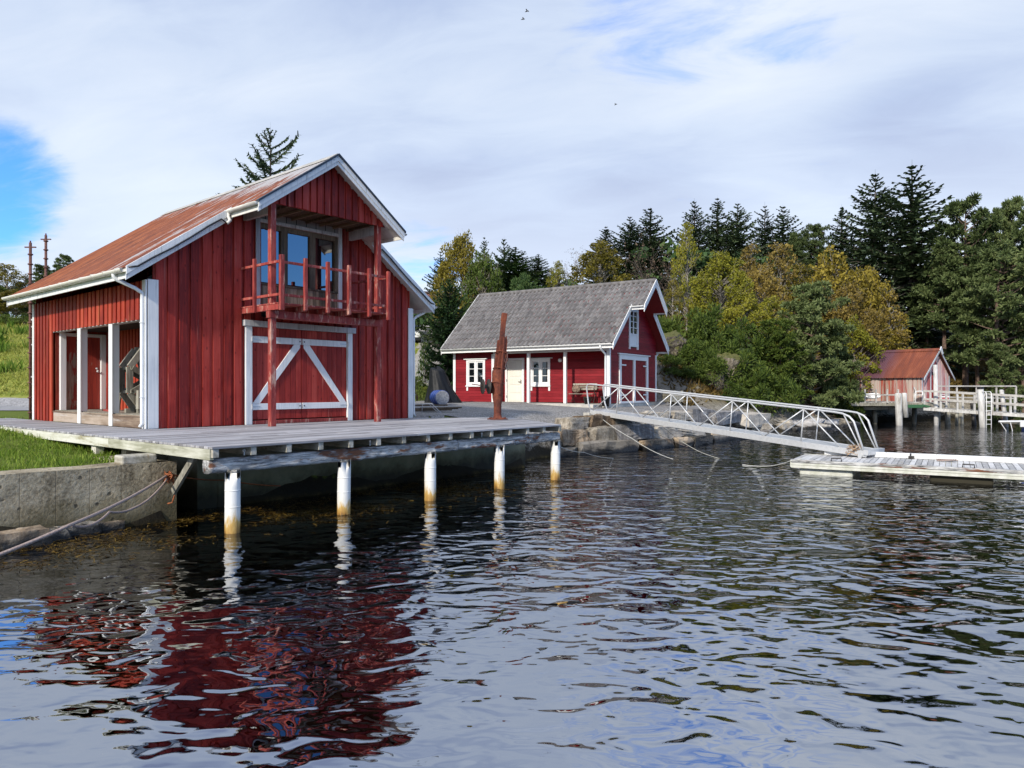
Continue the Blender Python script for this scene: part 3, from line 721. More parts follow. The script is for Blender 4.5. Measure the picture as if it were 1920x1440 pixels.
# barge boards
def barge(mb, x0, x1, y, top, bot, th=.03): mb.prism(slope_poly(x0, x1, top, bot, y), (0, -th, 0))
for sd in (-1, 1):
    mb = MB()
    barge(mb, BC, BC+sd*(PS+.02), YF, .035, .25); barge(mb, BC, BC+sd*(PS+.02), YF-.03, .02, .15, .025)
    mb.build('porch_barge_board', M['white'], roof, bevel=.004)
    mb = MB()
    barge(mb, BC+sd*(PS-.05), BC+sd*(HS+.02), YM, .035, .27); barge(mb, BC+sd*(PS-.02), BC+sd*(HS+.02), YM-.03, -.03, .15, .035)
    mb.build('barge_board', M['white'], roof, bevel=.004)
    mb = MB(); mb.prism(slope_poly(BC, BC+sd*(PS+.04), -.03, .022, YF+.03), (0, -.12, 0)); mb.build('edge_flashing', M['flash'], roof)
    mb = MB(); barge(mb, BC, BC+sd*(HS+.02), YB+.03, .035, .27); mb.build('barge_board', M['white'], roof, bevel=.004)
    mb = MB(); xe = BC+sd*HS; ze = RZ-SL*HS
    mb.box(min(xe, xe-sd*.03), max(xe, xe-sd*.03), YM-.03, YB+.03, ze-.24, ze-.03); mb.build('fascia', M['white'], roof, bevel=.004)
    mb = MB(); xe2 = BC+sd*PS; z2 = RZ-SL*PS
    mb.box(min(xe2, xe2-sd*.03), max(xe2, xe2-sd*.03), YF, YM-.04, z2-.22, z2-.03); mb.build('fascia', M['gutter'], roof, bevel=.004)
# gutters and pipes
for sd in (-1, 1):
    xe = BC+sd*(HS+.075); ze = RZ-SL*HS-.05
    g = MB(); half_pipe(g, (xe, YM-.04, ze), (xe, YB+.03, ze+.02), .075)
    for i in range(12):
        y = YM+.2+i*.66; g.tube([(xe-.08*sd, y, ze+.05), (xe+.083, y, ze+.01) if sd > 0 else (xe-.083, y, ze+.01)], .008, 5)
        g.tube([(xe+.082*math.cos(a), y, ze-.082*math.sin(a)) for a in [math.pi*j/8 for j in range(9)]], .007, 5)
    gt = g.build('gutter', M['gutter'], roof, smooth=True)
    xe = BC+sd*(PS+.065); ze = RZ-SL*PS-.05
    g = MB(); half_pipe(g, (xe, YF-.03, ze), (xe, YM+.02, ze-.01), .065)
    g.tube([(xe, YM-.05, ze-.05), (xe, YM-.06, ze-.16), (xe-.02*sd, YM-.10, ze-.25), (xe+.06*sd, YM-.1, ze-.33)], .04, 10)
    gp = g.build('porch_gutter', M['gutter'], roof, smooth=True)
    p = MB(); q0 = Vector((xe+.06*sd, YM-.10, ze-.33)); x1 = BC+sd*(HS-.1)
    pts = [q0]+[(q0.x+(x1-q0.x)*t, YM-.085, rtop(q0.x+(x1-q0.x)*t)-.13+.02*math.sin(9*t)) for t in (.06, .2, .4, .6, .8, .95)]+[(x1+.08*sd, YM-.06, rtop(x1)-.08)]
    p.tube(pts, .02, 8); p.build('hose', M['black'], gp, smooth=True)
    p = MB(); x0 = BC+sd*(HS+.075); zz = RZ-SL*HS-.12
    xw = -.12 if sd < 0 else BW+.12
    p.tube([(x0, .10, zz+.03), (x0, .10, zz-.05), (x0-.07*sd, .08, zz-.12), (x0*.25+xw*.75, .03, zz-.26), (xw, .0, zz-.36), (xw, 0, zz-.5), (xw, 0, .12), (xw+.05*sd, 0, .04)], .042, 12)
    for zz2 in (.7, 2.35): p.tube([(xw+.05*math.cos(a), .05*math.sin(a), zz2) for a in [2*math.pi*j/12 for j in range(13)]], .010, 5)
    p.build('downpipe', M['pipe'], barn, smooth=True)
# --- porch over the balcony: gable panel, posts, beams
mb = MB(); vboards(mb, mb, 'x', -1.28, -1, 2.02, 5.76, .21, .15, lambda x: 5.25, lambda x: min(rtop(x)-.15, 9), seed=11)
mb.build('porch_gable_panel', M['red'], barn, bevel=.003)
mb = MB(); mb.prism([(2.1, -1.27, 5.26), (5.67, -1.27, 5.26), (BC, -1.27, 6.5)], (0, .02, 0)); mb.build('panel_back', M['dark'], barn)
for x in (2.307, 5.468):
    p = MB(); p.box(x-.07, x+.07, -1.32, -1.18, 0, 5.3); p.build('porch_post', M['red_rail'], barn, bevel=.008)
    p = MB(); p.box(x-.05, x+.05, -1.15, -.05, 5.02, 5.26); p.build('porch_beam', M['grey_white'], barn, bevel=.006)
mb = MB()
for i in range(8): mb.box(2.3+i*.43, 2.34+i*.43, -1.2, -.02, 5.25, 5.31)
mb.box(2.25, 5.52, -1.25, -.04, 5.313, 5.33); mb.build('porch_ceiling', M['brown_panel'], barn)
# --- balcony
mb = MB(); mb.box(2.2, 5.58, -1.345, -1.165, 2.55, 2.73); mb.build('balcony_beam', M['red_rail'], barn, bevel=.008)
for i in range(6):
    x = 2.30+i*.628
    j = MB(); j.box(x-.035, x+.035, -1.68, -.05, 2.73, 2.85); j.build('balcony_joist', M['red_rail'], barn, bevel=.004)
mb = MB()
for i in range(14): mb.box(2.18, 5.52, -1.70+i*.118, -1.70+i*.118+.113, 2.852, 2.884)
mb.build('balcony_floor', M['red_rail'], barn, bevel=.003)
for i in range(6):
    x = 2.25+i*.634; hw = .052 if i in (0,) else .04
    p = MB(); p.box(x-hw, x+hw, -1.79, -1.705, 2.70 if i in (0, 5) else 2.74, 3.98); p.build('baluster', M['red_rail'], barn, bevel=.008)
for x in (2.155, 5.545):
    p = MB(); p.box(x-.035, x+.035, -.78, -.70, 2.70, 3.98); p.build('baluster', M['red_rail'], barn, bevel=.006)
mb = MB()
for z in (3.04, 3.80):
    mb.box(2.2, 5.50, -1.702, -1.655, z, z+.06); mb.box(2.19, 2.235, -1.655, -.055, z, z+.06); mb.box(5.465, 5.51, -1.655, -.055, z, z+.06)
mb.box(2.19, 2.215, -1.70, -.05, 2.72, 2.85); mb.build('balcony_rail', M['red_rail'], barn, bevel=.005)
# --- big glazed front behind the balcony
mb = MB(); mb.box(2.58, 2.70, -.09, .03, 2.884, 5.42); mb.box(5.06, 5.18, -.09, .03, 2.884, 5.42); mb.box(2.70, 5.06, -.09, .03, 5.06, 5.15)
wf = mb.build('window_frame', M['grey_white'], barn, bevel=.006)
def patched():
    m, t, b = new_mat('marked_grey_board'); co = obj_co(t); s = t.node('ShaderNodeSeparateXYZ', i_0=co)  # grey board with a grid of dark lines and darker patches
    n = t.noise(co, 3, 4, .6); br = t.node('ShaderNodeTexBrick', i_Vector=t.map(co, rot=(R(90), 0, 0), scale=(1, 1, 1)))
    br.inputs['Scale'].default_value = 1; br.inputs['Brick Width'].default_value = .30; br.inputs['Row Height'].default_value = .19; br.inputs['Mortar Size'].default_value = .012
    br.inputs['Color1'].default_value = (.34, .345, .35, 1); br.inputs['Color2'].default_value = (.26, .265, .27, 1); br.inputs['Mortar'].default_value = (.04, .04, .042, 1)
    t.put(b.inputs['Base Color'], t.mix(t.smooth(n, .55, .7), br.outputs[0], (.15, .15, .155))); b.inputs['Roughness'].default_value = .8; return m
mb = MB(); mb.box(2.70, 5.06, -.06, .02, 5.153, 5.42); mb.build('transom_board', patched(), wf)
mb = MB()
for i in range(24): mb.box(2.702+i*.0982, 2.702+i*.0982+.094, -.035, .02, 2.886, 3.50)
mb.box(2.70, 5.06, -.06, .02, 3.503, 3.55); mb.build('parapet_panel', M['brown_panel'], wf, bevel=.003)
for x0, x1 in ((3.30, 3.50), (4.16, 4.34), (4.96, 5.057)):
    mb = MB(); mb.box(x0, x1, -.055, .02, 3.553, 5.055); mb.build('mullion', M['brown_panel'], wf, bevel=.006)
mb = MB(); mb.box(2.703, 5.055, -.05, .02, 4.93, 5.055); mb.build('head_rail', M['brown_panel'], wf)
for x0, x1, a in ((2.703, 3.298, .004), (3.503, 4.158, -.003), (4.343, 4.957, .012)):
    mb = MB(); mb.prism([(x0, .0-a, 3.553), (x1, .0+a, 3.553), (x1, .0+a+.003, 4.927), (x0, .0-a+.003, 4.927)], (0, .012, 0)); mb.build('pane', M['glass'], wf)
# --- double door
fr = MB(); fr.box(2.30, 2.47, -.105, -.03, 0, 2.43); df = fr.build('door_jamb', M['white'], barn, bevel=.005)
fr = MB(); fr.box(5.36, 5.52, -.105, -.03, 0, 2.43); fr.build('door_jamb', M['white'], barn, bevel=.005)
fr = MB(); fr.box(2.24, 5.60, -.16, -.03, 2.434, 2.58); fr.build('door_header', M['grey_white'], df, bevel=.006)
mb = MB(); mb.box(2.47, 5.36, -.10, .02, 0, .09); mb.build('sill', M['red_rail'], df, bevel=.006)
for x0, x1, sd in ((2.475, 3.908, 1), (3.92, 5.355, -1)):
    mb = MB(); n = 9; wd = (x1-x0)/n
    for i in range(n): mb.box(x0+i*wd+.004, x0+(i+1)*wd-.004, -.035, .0, .12, 2.43)
    lf = mb.build('door_leaf', M['red_door'], barn, bevel=.004)
    mb = MB(); mb.box(x0+.012, x1-.012, -.068, -.0355, 2.04, 2.20); mb.box(x0+.012, x1-.012, -.068, -.0355, .36, .52)
    o, i_ = (x0+.03, x1-.05) if sd > 0 else (x1-.03, x0+.05)
    wdx = .17*sd
    mb.prism([(o, -.0355, .523), (o+wdx*1.15, -.0355, .523), (i_, -.0355, 1.96), (i_, -.0355, 2.037), (i_-wdx*1.05, -.0355, 2.037)], (0, -.03, 0))
    mb.build('door_brace', M['white'], lf, bevel=.004)
    for z in (2.12, .44):
        h = MB(); hx = x0-.02 if sd > 0 else x1+.02; h.tube([(hx, -.115, z-.06), (hx, -.115, z+.06)], .014, 8); h.box(min(hx, hx+sd*.25), max(hx, hx+sd*.25), -.076, -.0685, z-.014, z+.014)
        h.build('hinge', M['alu'] if sd else M['iron'], lf)
        h = MB(); bx = (x1-.06) if sd > 0 else (x0+.06); h.lathe([(.018, -.078), (.018, -.066)], (bx, 0, z), 8, 'y'); h.build('bolt', M['iron'], lf)

# ================================================================== wooden deck on white piles
deck = thing('wooden_deck', 'weathered grey plank deck on white piles in front of the large red boathouse', 'deck', (BA.x, BA.y, DECKZ), R(BANG))
mb = MB(); rnd = random.Random(2); v = -5.90
while v < 9.2:
    w_ = .137; u0 = -1.58+rnd.uniform(-.012, .012); u1 = 7.47+(9.95-7.47)*(v+5.86)/3.63 if v < -2.23 else 9.95+(7.9-9.95)*(v+2.23)/2.1
    if v > -.16: u1 = -.09
    # butt joints at random joists
    cuts = [u0]; c = u0+rnd.uniform(1.2, 4.4)
    while c < u1-1: cuts.append(c); c += rnd.choice((3.8, 4.4, 5.0))
    cuts.append(u1)
    for a, b in zip(cuts[:-1], cuts[1:]): mb.box(a+.0015, b-.0015, v, v+w_-.008, -.036+rnd.uniform(-.002, .002), rnd.uniform(-.003, .002))
    v += w_
mb.build('decking', M['deck'], deck, bevel=.003)
for i in range(15):
    u = -1.50+i*.638; j = MB(); j.box(u-.05, u+.05, -5.885+rnd.uniform(-.01, .012), -3.0 if i < 14 else -4.6, -.172, -.038); j.build('joist', M['joist'], deck, bevel=.006)
mb = MB(); mb.box(-1.575, -1.50, -5.83, -2.0, -.21, -.040); mb.box(-1.575, -1.50, -1.99, 9.1, -.21, -.042); mb.build('edge_beam', M['fascia'], deck, bevel=.006)
def rough_log(name, a, b, ry, rz_, mt, parent, seed):
    a = Vector(a); b = Vector(b); m_ = MB(); n, k = 110, 20; d = b-a; L = d.length; d.normalize(); sd = d.cross(Vector((0, 0, 1))).normalized(); vs = []
    for i in range(n+1):
        p = a+(b-a)*i/n
        for j in range(k):
            t = 2*math.pi*j/k; c, s_ = math.cos(t), math.sin(t)
            e = 1/max(abs(c), abs(s_))**.85
            q = 1+.05*mnoise.noise(Vector((i*2.7+seed, c*6, s_*6)))+.14*mnoise.noise(Vector((i*.35+seed, c*1.5, s_*1.5)))+.05*mnoise.noise(Vector((i*1.1+seed, c*3, s_*3)))
            vs.append(p+sd*(c*ry*e*q)+Vector((0, 0, s_*rz_*e*q)))
    m_.add(vs, [(i*k+j, i*k+(j+1) % k, (i+1)*k+(j+1) % k, (i+1)*k+j) for i in range(n) for j in range(k)]+[tuple(range(k))[::-1], tuple(range(n*k, n*k+k))])
    return m_.build(name, mt, parent, smooth=True)
rough_log('log_beam', (-1.56, -5.70, -.315), (3.88, -5.70, -.315), .115, .112, M['log'], deck, 1)
rough_log('log_beam', (3.90, -5.70, -.310), (7.52, -5.70, -.310), .115, .105, M['log'], deck, 9)
for k_ in (-1.35, 1.2, 4.3):
    p = MB(); p.tube([(k_+.4, -5.74, -.18), (k_+.4, -5.74, -.075)], .012, 6); p.lathe([(.028, -.115), (.028, -.085)], (k_+.4, -5.74, 0), 6); p.build('bolt', M['alu'], deck)
for i, u in enumerate((-1.165, .985, 3.11, 5.26, 7.38)):
    p = MB(); lean = (.02, -.03, .0, .025, .01)[i]
    prof = [(.118, -2.9+q*.28) for q in range(10)]+[(.118, -.43)]
    p.lathe(prof, (0, 0, 0), 24)
    for q in (-.72, -.98): p.lathe([(.1185, q), (.121, q+.006), (.121, q+.014), (.1185, q+.02)], (0, 0, 0), 24)
    o = p.build('pile', M['pile'], deck, smooth=True); o.location = (u, -5.78, 0); o.rotation_euler = (0, lean*.5, 1.3*i+.4)
mb = MB(); mb.beam((-1.32, -4.95, -.12), (-1.45, -4.35, -.85), .12, .05, (1, 0, 0)); mb.build('brace', M['grey_wood'], deck)
mb = MB(); mb.box(-2.12, -1.55, -4.0, -3.66, -.365, -.213); mb.build('support_log', M['joist'], deck, bevel=.03)
mb = MB()
for vv in (-1.2, 1.4, 4.2): mb.box(-1.50, -1.35, vv, vv+.22, -.6, -.212)
mb.build('support_block', M['joist'], deck)

# --- quay walls below
wl = thing('quay_wall', 'weathered concrete quay wall below the grass strip at the left', 'quay wall', (BA.x, BA.y, 0), R(BANG))
def rough_wall(name, u0, u1, v0, v1, z0, z1, mt, parent, seed, step=.16):
    m_ = MB(); nu = max(2, int((u1-u0)/step)); nz = max(2, int((z1-z0)/step)); vs = []
    for k in range(nz+1):
        for i in range(nu+1):
            u = u0+(u1-u0)*i/nu; z = z0+(z1-z0)*k/nz
            vs.append((u, v0+.012*mnoise.noise(Vector((u*2.1, seed, z*2.3)))+.006*mnoise.noise(Vector((u*7, seed, z*7))), z+(.02*mnoise.noise(Vector((u*1.3, seed, 5))) if k == nz else 0)))
    w_ = nu+1; m_.add(vs, [(k*w_+i, k*w_+i+1, (k+1)*w_+i+1, (k+1)*w_+i) for k in range(nz) for i in range(nu)])
    top = vs[nz*w_:]; bk = [(p[0], v1, p[2]) for p in top]; m_.add(top+bk, [(i, i+1, w_+i+1, w_+i) for i in range(nu)])
    for e in (0, nu):
        col = [vs[k*w_+e] for k in range(nz+1)]; m_.add(col+[(u1 if e else u0, v1, p[2]) for p in col], [(k, k+1, nz+2+k, nz+1+k) for k in range(nz)])
    return m_.build(name, mt, parent, smooth=False)
rough_wall('wall', -26, -1.24, -4.03, -3.45, -1.6, 1.016, M['concrete'], wl, 2)
mb = MB(); mb.box(-1.8, -1.26, -3.46, -1.9, -1.6, 1.0); mb.build('return_wall', M['concrete'], wl)
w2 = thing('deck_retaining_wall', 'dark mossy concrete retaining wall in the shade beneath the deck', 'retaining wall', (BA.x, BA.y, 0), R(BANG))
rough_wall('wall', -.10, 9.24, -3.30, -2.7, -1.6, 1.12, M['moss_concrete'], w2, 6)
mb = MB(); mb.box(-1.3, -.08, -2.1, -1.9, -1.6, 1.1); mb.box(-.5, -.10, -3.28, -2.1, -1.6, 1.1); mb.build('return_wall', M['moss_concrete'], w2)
# ================================================================== small red cabin with tiled roof
cab = thing('cabin', 'small dark red cabin with grey tiled roof, white trim and an open porch', 'cabin', (CA.x, CA.y, CABZ), R(CANG))
CW, CL, CC, CR, CS = 5.3, 8.6, 2.65, 5.62, .94
def ctop(x): return CR-CS*abs(x-CC)
mb = MB(); mb.box(-.06, CW+.05, -.05, CL+.05, -.9, -.035); mb.box(-.95, -.065, .3, 6.25, -.9, -.045); mb.build('foundation', M['concrete_slab'], cab, bevel=.015)
# walls
mb = MB()
hboards(mb, 'y', 0, -1, lambda z: 6.22, lambda z: CL, 0, 2.50, .135, [(6.66, 7.80, .78, 2.10)])
mb.build('front_wall', M['cabin_red'], cab)
mb = MB()
hboards(mb, 'y', .9, -1, lambda z: .04, lambda z: 6.2, 0, 2.45, .135, [(4.95, 6.05, -.1, 2.12), (3.50, 4.60, .78, 2.10)])
hboards(mb, 'x', 6.2, -1, lambda z: .02, lambda z: .88, 0, 2.45, .135)
hboards(mb, 'x', .02, 1, lambda z: .02, lambda z: .86, 0, 2.45, .135)
mb.build('porch_wall', M['cabin_red'], cab)
mb = MB()
lo = lambda z: max(0.0, CC-(CR-.14-z)/CS); hi = lambda z: min(CW, CC+(CR-.14-z)/CS)
hboards(mb, 'x', 0, -1, lo, hi, 0, 5.4, .135, [(1.02, 4.18, -.1, 2.22), (2.08, 3.02, 2.62, 4.30)])
mb.build('gable_wall', M['cabin_red'], cab)
mb = MB(); hboards(mb, 'y', CW, 1, lambda z: 0, lambda z: CL, 0, 2.5, .135); hboards(mb, 'x', CL, 1, lo, hi, 0, 5.4, .135); mb.build('rear_wall', M['cabin_red'], cab)
mb = MB(); mb.box(.92, CW-.03, .03, CL-.03, 0, 2.5); mb.prism([(.06, .03, 2.47), (CW-.06, .03, 2.47), (CC, .03, 5.1)], (0, CL-.06, 0)); mb.box(.02, .9, 6.22, CL-.03, 0, 2.46); mb.build('lining', M['dark'], cab)
# porch: posts, beam, ceiling
for y in (6.2, 4.17, 2.2):
    p = MB(); p.box(-.06, .06, y-.07, y+.07, -.03, 2.32); p.build('porch_post', M['white_clean'], cab, bevel=.006)
mb = MB(); mb.box(-.045, .045, .03, 6.2, 2.32, 2.50); mb.build('porch_beam', M['white_clean'], cab, bevel=.005)
mb = MB(); mb.box(.05, .9, .03, 6.2, 2.41, 2.44); mb.build('porch_ceiling', M['cabin_soffit'], cab)
# corner boards
for bx in ((-.06, .06, -.062, -.03, -.03, 2.55), (-.062, -.03, -.03, .09, -.03, 2.45), (CW-.10, CW+.03, -.062, -.03, 0, 2.3), (-.062, -.04, CL-.12, CL+.03, -.03, 2.45)):
    p = MB(); p.box(*bx); p.build('corner_board', M['white_clean'], cab, bevel=.004)
# roof tiles
YA, YF2, YE, HW, UW = -.45, -1.09, CL+.36, 3.22, 1.34
def pantiles(mb, y0, y1, sd, smax, rows_from=0):
    n = 1; tw = .247; sub = 8; nr = int(round(smax*math.hypot(1, CS)/.37)); ny_ = int((y1-y0)/tw*sub); nrm = math.hypot(1, CS); rnd = random.Random(7)
    for r in range(nr):
        a0, a1 = smax*r/nr, smax*(r+1)/nr
        jit = [rnd.uniform(-.006, .006) for _ in range(ny_//sub+2)]
        vs = []
        for i in range(ny_+1):
            y = y0+(y1-y0)*i/ny_; ph = (y/tw) % 1.0
            o = .066*max(0, math.sin(math.pi*ph/.66))**.75 if ph < .66 else -.022*math.sin(math.pi*(ph-.66)/.34)
            o += jit[i//sub]
            for a, e in ((a0, .0), (a1+.012, .032), (a1+.012, .008)):
                q = o+e; vs.append((CC+sd*(a+q*CS/nrm), y, CR-CS*a+q/nrm))
        mb.add(vs, [(i*3+j, (i+1)*3+j, (i+1)*3+j+1, i*3+j+1) for i in range(ny_) for j in range(2)])
mb = MB()
for sd in (-1, 1): pantiles(mb, YA, YE, sd, HW); pantiles(mb, YF2, YA, sd, UW)
croof = mb.build('roof', M['tiles'], cab, smooth=False, fix=False)
mb = MB()
y = YF2
while y < YE-.1: mb.tube([(CC, y, CR+.015), (CC, y+.39, CR+.035)], [.115, .10], 10); y += .37
mb.build('ridge_tiles', M['tiles'], croof, smooth=True)
def cpoly(x0, x1, top, bot, y): return [(x0, y, ctop(x0)-top), (x1, y, ctop(x1)-top), (x1, y, ctop(x1)-bot), (x0, y, ctop(x0)-bot)]
mb = MB()
for sd in (-1, 1):
    mb.prism(cpoly(CC, CC+sd*(HW-.04), .02, .13, YA+.01), (0, YE-YA-.02, 0)); mb.prism(cpoly(CC, CC+sd*(UW-.04), .02, .13, YF2+.01), (0, YA-YF2, 0))
mb.build('soffit', M['cabin_soffit'], croof)
for sd in (-1, 1):
    for (x0, x1, y, dy) in ((CC+sd*(UW-.02), CC+sd*(HW+.02), YA, -1), (CC, CC+sd*(HW+.02), YE, 1)):
        mb = MB(); mb.prism(cpoly(x0, x1, -.05, .24, y), (0, dy*.03, 0)); mb.prism(cpoly(x0, x1, -.09, .06, y+dy*.03), (0, dy*.025, 0)); mb.build('barge_board', M['white_clean'], croof, bevel=.004)
    mb = MB(); mb.prism(cpoly(CC, CC+sd*(UW+.02), -.05, .26, YF2), (0, -.03, 0)); mb.prism(cpoly(CC, CC+sd*(UW+.02), -.09, .06, YF2-.03), (0, -.025, 0))
    mb.build('upper_barge_board', M['white_clean'], croof, bevel=.004)
    xe = CC+sd*(HW-.02); ze = ctop(CC+HW)
    mb = MB(); mb.box(min(xe, xe+sd*.025), max(xe, xe+sd*.025), YA, YE, ze-.19, ze+.0); mb.build('fascia', M['white_clean'], croof)
    mb = MB(); half_pipe(mb, (CC+sd*(HW+.075), YA, ze+.005), (CC+sd*(HW+.075), YE, ze+.01), .072)
    for i in range(15): y = YA+.3+i*.6; mb.tube([(CC+sd*(HW+.075)+.077*math.cos(a), y, ze-.077*math.sin(a)) for a in [math.pi*j/8 for j in range(9)]], .008, 5)
    mb.build('gutter', M['white_clean'], croof, smooth=True)
    mb = MB(); half_pipe(mb, (CC+sd*(UW+.07), YF2, ctop(CC+UW)+.0), (CC+sd*(UW+.07), YA, ctop(CC+UW)), .065); mb.box(CC+sd*(UW+.0)-.012, CC+sd*(UW+.0)+.012, YF2, YA, ctop(CC+UW)-.16, ctop(CC+UW)-.005); mb.build('gutter', M['white_clean'], croof)
    mb = MB(); x0 = CC+sd*(HW+.06); xw = -.11 if sd < 0 else CW+.1; yy = .12
    mb.tube([(x0, yy, ze-.05), (x0, yy, ze-.16), (x0-sd*.1, yy, ze-.25), (xw+sd*.05, yy, ze-.40), (xw, yy, ze-.5), (xw, yy, .12 if sd < 0 else 1.0), (xw+sd*.06, yy, .02 if sd < 0 else .9)], .045, 10)
    mb.build('downpipe', M['pipe'], cab, smooth=True)
# cottage windows, each: frame, sashes and panes as parts of one window
def cottage_window(x, y0, y1, z0, z1, axis='y'):
    def bx(m_, a0, a1, za, zb, d0, d1):
        if axis == 'y': m_.box(x-d1, x-d0, a0, a1, za, zb)
        else: m_.box(a0, a1, x-d1, x-d0, za, zb)
    t = .10; m_ = MB()
    bx(m_, y0, y0+t, z0, z1, -.02, .065); bx(m_, y1-t, y1, z0, z1, -.02, .065); bx(m_, y0+t, y1-t, z1-t, z1, -.02, .065); bx(m_, y0+t, y1-t, z0, z0+t, -.02, .065)
    bx(m_, y0-.13, y1+.13, z1+.002, z1+.045, .0, .12); bx(m_, y0-.03, y1+.03, z0-.06, z0-.002, .0, .10)
    for a in (y0, y1-t): bx(m_, a, a+t, z0-.26, z0-.062, .03, .055)
    c = (y0+y1)/2; bx(m_, c-.045, c+.045, z0+t, z1-t, -.02, .05)
    win = m_.build('window_frame', M['white_clean'], cab, bevel=.004)
    for a, b in ((y0+t+.002, c-.047), (c+.047, y1-t-.002)):
        s_ = MB(); e = .055; zb, zt = z0+t+.002, z1-t-.002
        bx(s_, a, a+e, zb, zt, -.015, .03); bx(s_, b-e, b, zb, zt, -.015, .03); bx(s_, a+e, b-e, zb, zb+e, -.015, .03); bx(s_, a+e, b-e, zt-e, zt, -.015, .03)
        for q in (1, 2): zz = zb+(zt-zb)*q/3; bx(s_, a+e, b-e, zz-.014, zz+.014, -.012, .024)
        s_.build('sash', M['white_clean'], win, bevel=.003)
        g = MB(); bx(g, a+.01, b-.01, zb+.01, zt-.01, -.012, -.004); g.build('pane', M['glass_dark'], win)
cottage_window(0, 6.66, 7.80, .80, 2.08); cottage_window(.9, 3.50, 4.60, .80, 2.08)
# white panelled door
mb = MB(); mb.box(.80, .93, 4.95, 5.06, -.03, 2.14); mb.box(.80, .93, 5.94, 6.05, -.03, 2.14); mb.box(.80, .93, 5.06, 5.94, 2.04, 2.14); dfr = mb.build('door_frame', M['white_clean'], cab, bevel=.004)
mb = MB(); mb.box(.865, .91, 5.065, 5.935, -.02, 2.035)
for z in (.05, .45, .85, 1.25, 1.65): mb.box(.852, .8645, 5.17, 5.83, z, z+.31)
dr = mb.build('door_leaf', M['cream_door'], cab, bevel=.008)
mb = MB(); mb.tube([(.865, 5.16, .98), (.80, 5.16, .98), (.80, 5.28, .98)], .013, 8); mb.box(.856, .864, 5.13, 5.19, .88, 1.08); mb.build('handle', M['iron'], dr, smooth=True)
for z in (.25, 1.05, 1.75): mb = MB(); mb.tube([(.79, 5.945, z-.06), (.79, 5.945, z+.06)], .014, 6); mb.build('hinge', M['iron'], dr)
# gable double door and tall window
mb = MB(); mb.box(.95, 1.16, -.075, -.0, -.03, 2.2); mb.box(4.04, 4.25, -.075, 0, -.03, 2.2); mb.box(1.16, 4.04, -.075, 0, 1.98, 2.2); mb.box(2.50, 2.70, -.08, 0, 0, 1.98); mb.box(.80, 4.40, -.13, -.03, 2.202, 2.25); mb.box(.95, 4.25, -.10, -.01, -.03, .06)
gd = mb.build('gable_door_frame', M['white_clean'], cab, bevel=.005)
for x0, x1, s_ in ((1.163, 2.497, 1), (2.703, 4.037, -1)):
    mb = MB(); z = -1.6
    n = 0
    while z < 3.6:                                    # diagonal boards clipped to the leaf
        a = []; hgt = .13; xs = (x0, x1); zl, zh = .062, 1.978; sl = 1.0*s_
        if s_ > 0: f = lambda x, zz: zz-(x-x0)*1.0+1.35
        else: f = lambda x, zz: zz+(x-x1)*1.0+1.35
        k = 14
        for i in range(k):
            xa, xb = x0+(x1-x0)*i/k, x0+(x1-x0)*(i+1)/k
            za, zb = f(xa, z), f(xb, z); zc, zd = za+hgt-.012, zb+hgt-.012
            cl = lambda q: min(max(q, zl), zh)
            if cl(zc)-cl(za) < .004 and cl(zd)-cl(zb) < .004: continue
            mb.hexa([(xa, -.02, cl(za)), (xb, -.02, cl(zb)), (xb, 0, cl(zb)), (xa, 0, cl(za)), (xa, -.02, cl(zc)), (xb, -.02, cl(zd)), (xb, 0, cl(zd)), (xa, 0, cl(zc))])
        z += hgt
    lf = mb.build('gable_door_leaf', M['cabin_red'], cab)
    for zz in (.35, 1.72):
        h = MB(); hx = x0 if s_ > 0 else x1; h.box(min(hx-.10*s_, hx+.45*s_), max(hx-.10*s_, hx+.45*s_), -.092, -.0765, zz-.03, zz+.03); h.build('strap_hinge', M['white_clean'], lf)
mb = MB(); mb.box(2.02, 2.16, -.07, 0, 2.48, 4.42); mb.box(2.94, 3.08, -.07, 0, 2.48, 4.42); mb.box(2.16, 2.94, -.07, 0, 4.25, 4.42); mb.box(2.16, 2.94, -.075, 0, 2.60, 2.70); mb.box(2.16, 2.94, -.03, 0, 2.70, 3.15); mb.box(2.51, 2.59, -.05, 0, 3.15, 4.25); mb.box(2.16, 2.94, -.055, 0, 3.15, 3.22)
for z in (3.48, 3.76, 4.02): mb.box(2.16, 2.51, -.04, 0, z, z+.03); mb.box(2.59, 2.94, -.04, 0, z, z+.03)
lw = mb.build('loft_window_frame', M['white_clean'], cab, bevel=.004)
mb = MB(); mb.box(2.162, 2.938, -.02, -.012, 3.22, 4.25); mb.build('pane', M['glass_dark'], lw)
mb = MB(); mb.tube([(.86, 2.9, 2.15), (.76, 2.9, 2.15), (.76, 2.9, 2.08)], .015, 8); lp = mb.build('wall_lamp', M['iron'], cab); mb = MB(); mb.ball((.76, 2.9, 1.98), .10, 14, 10); mb.build('lamp_globe', M['lampglass'], lp, smooth=True)

def at(fr_o, ux, uy, x, y, z): p = fr_o+ux*x+uy*y; return Vector((p.x, p.y, z))
def C(x, y, z=0): return at(CA, CU, CV, x, y, CABZ+z)
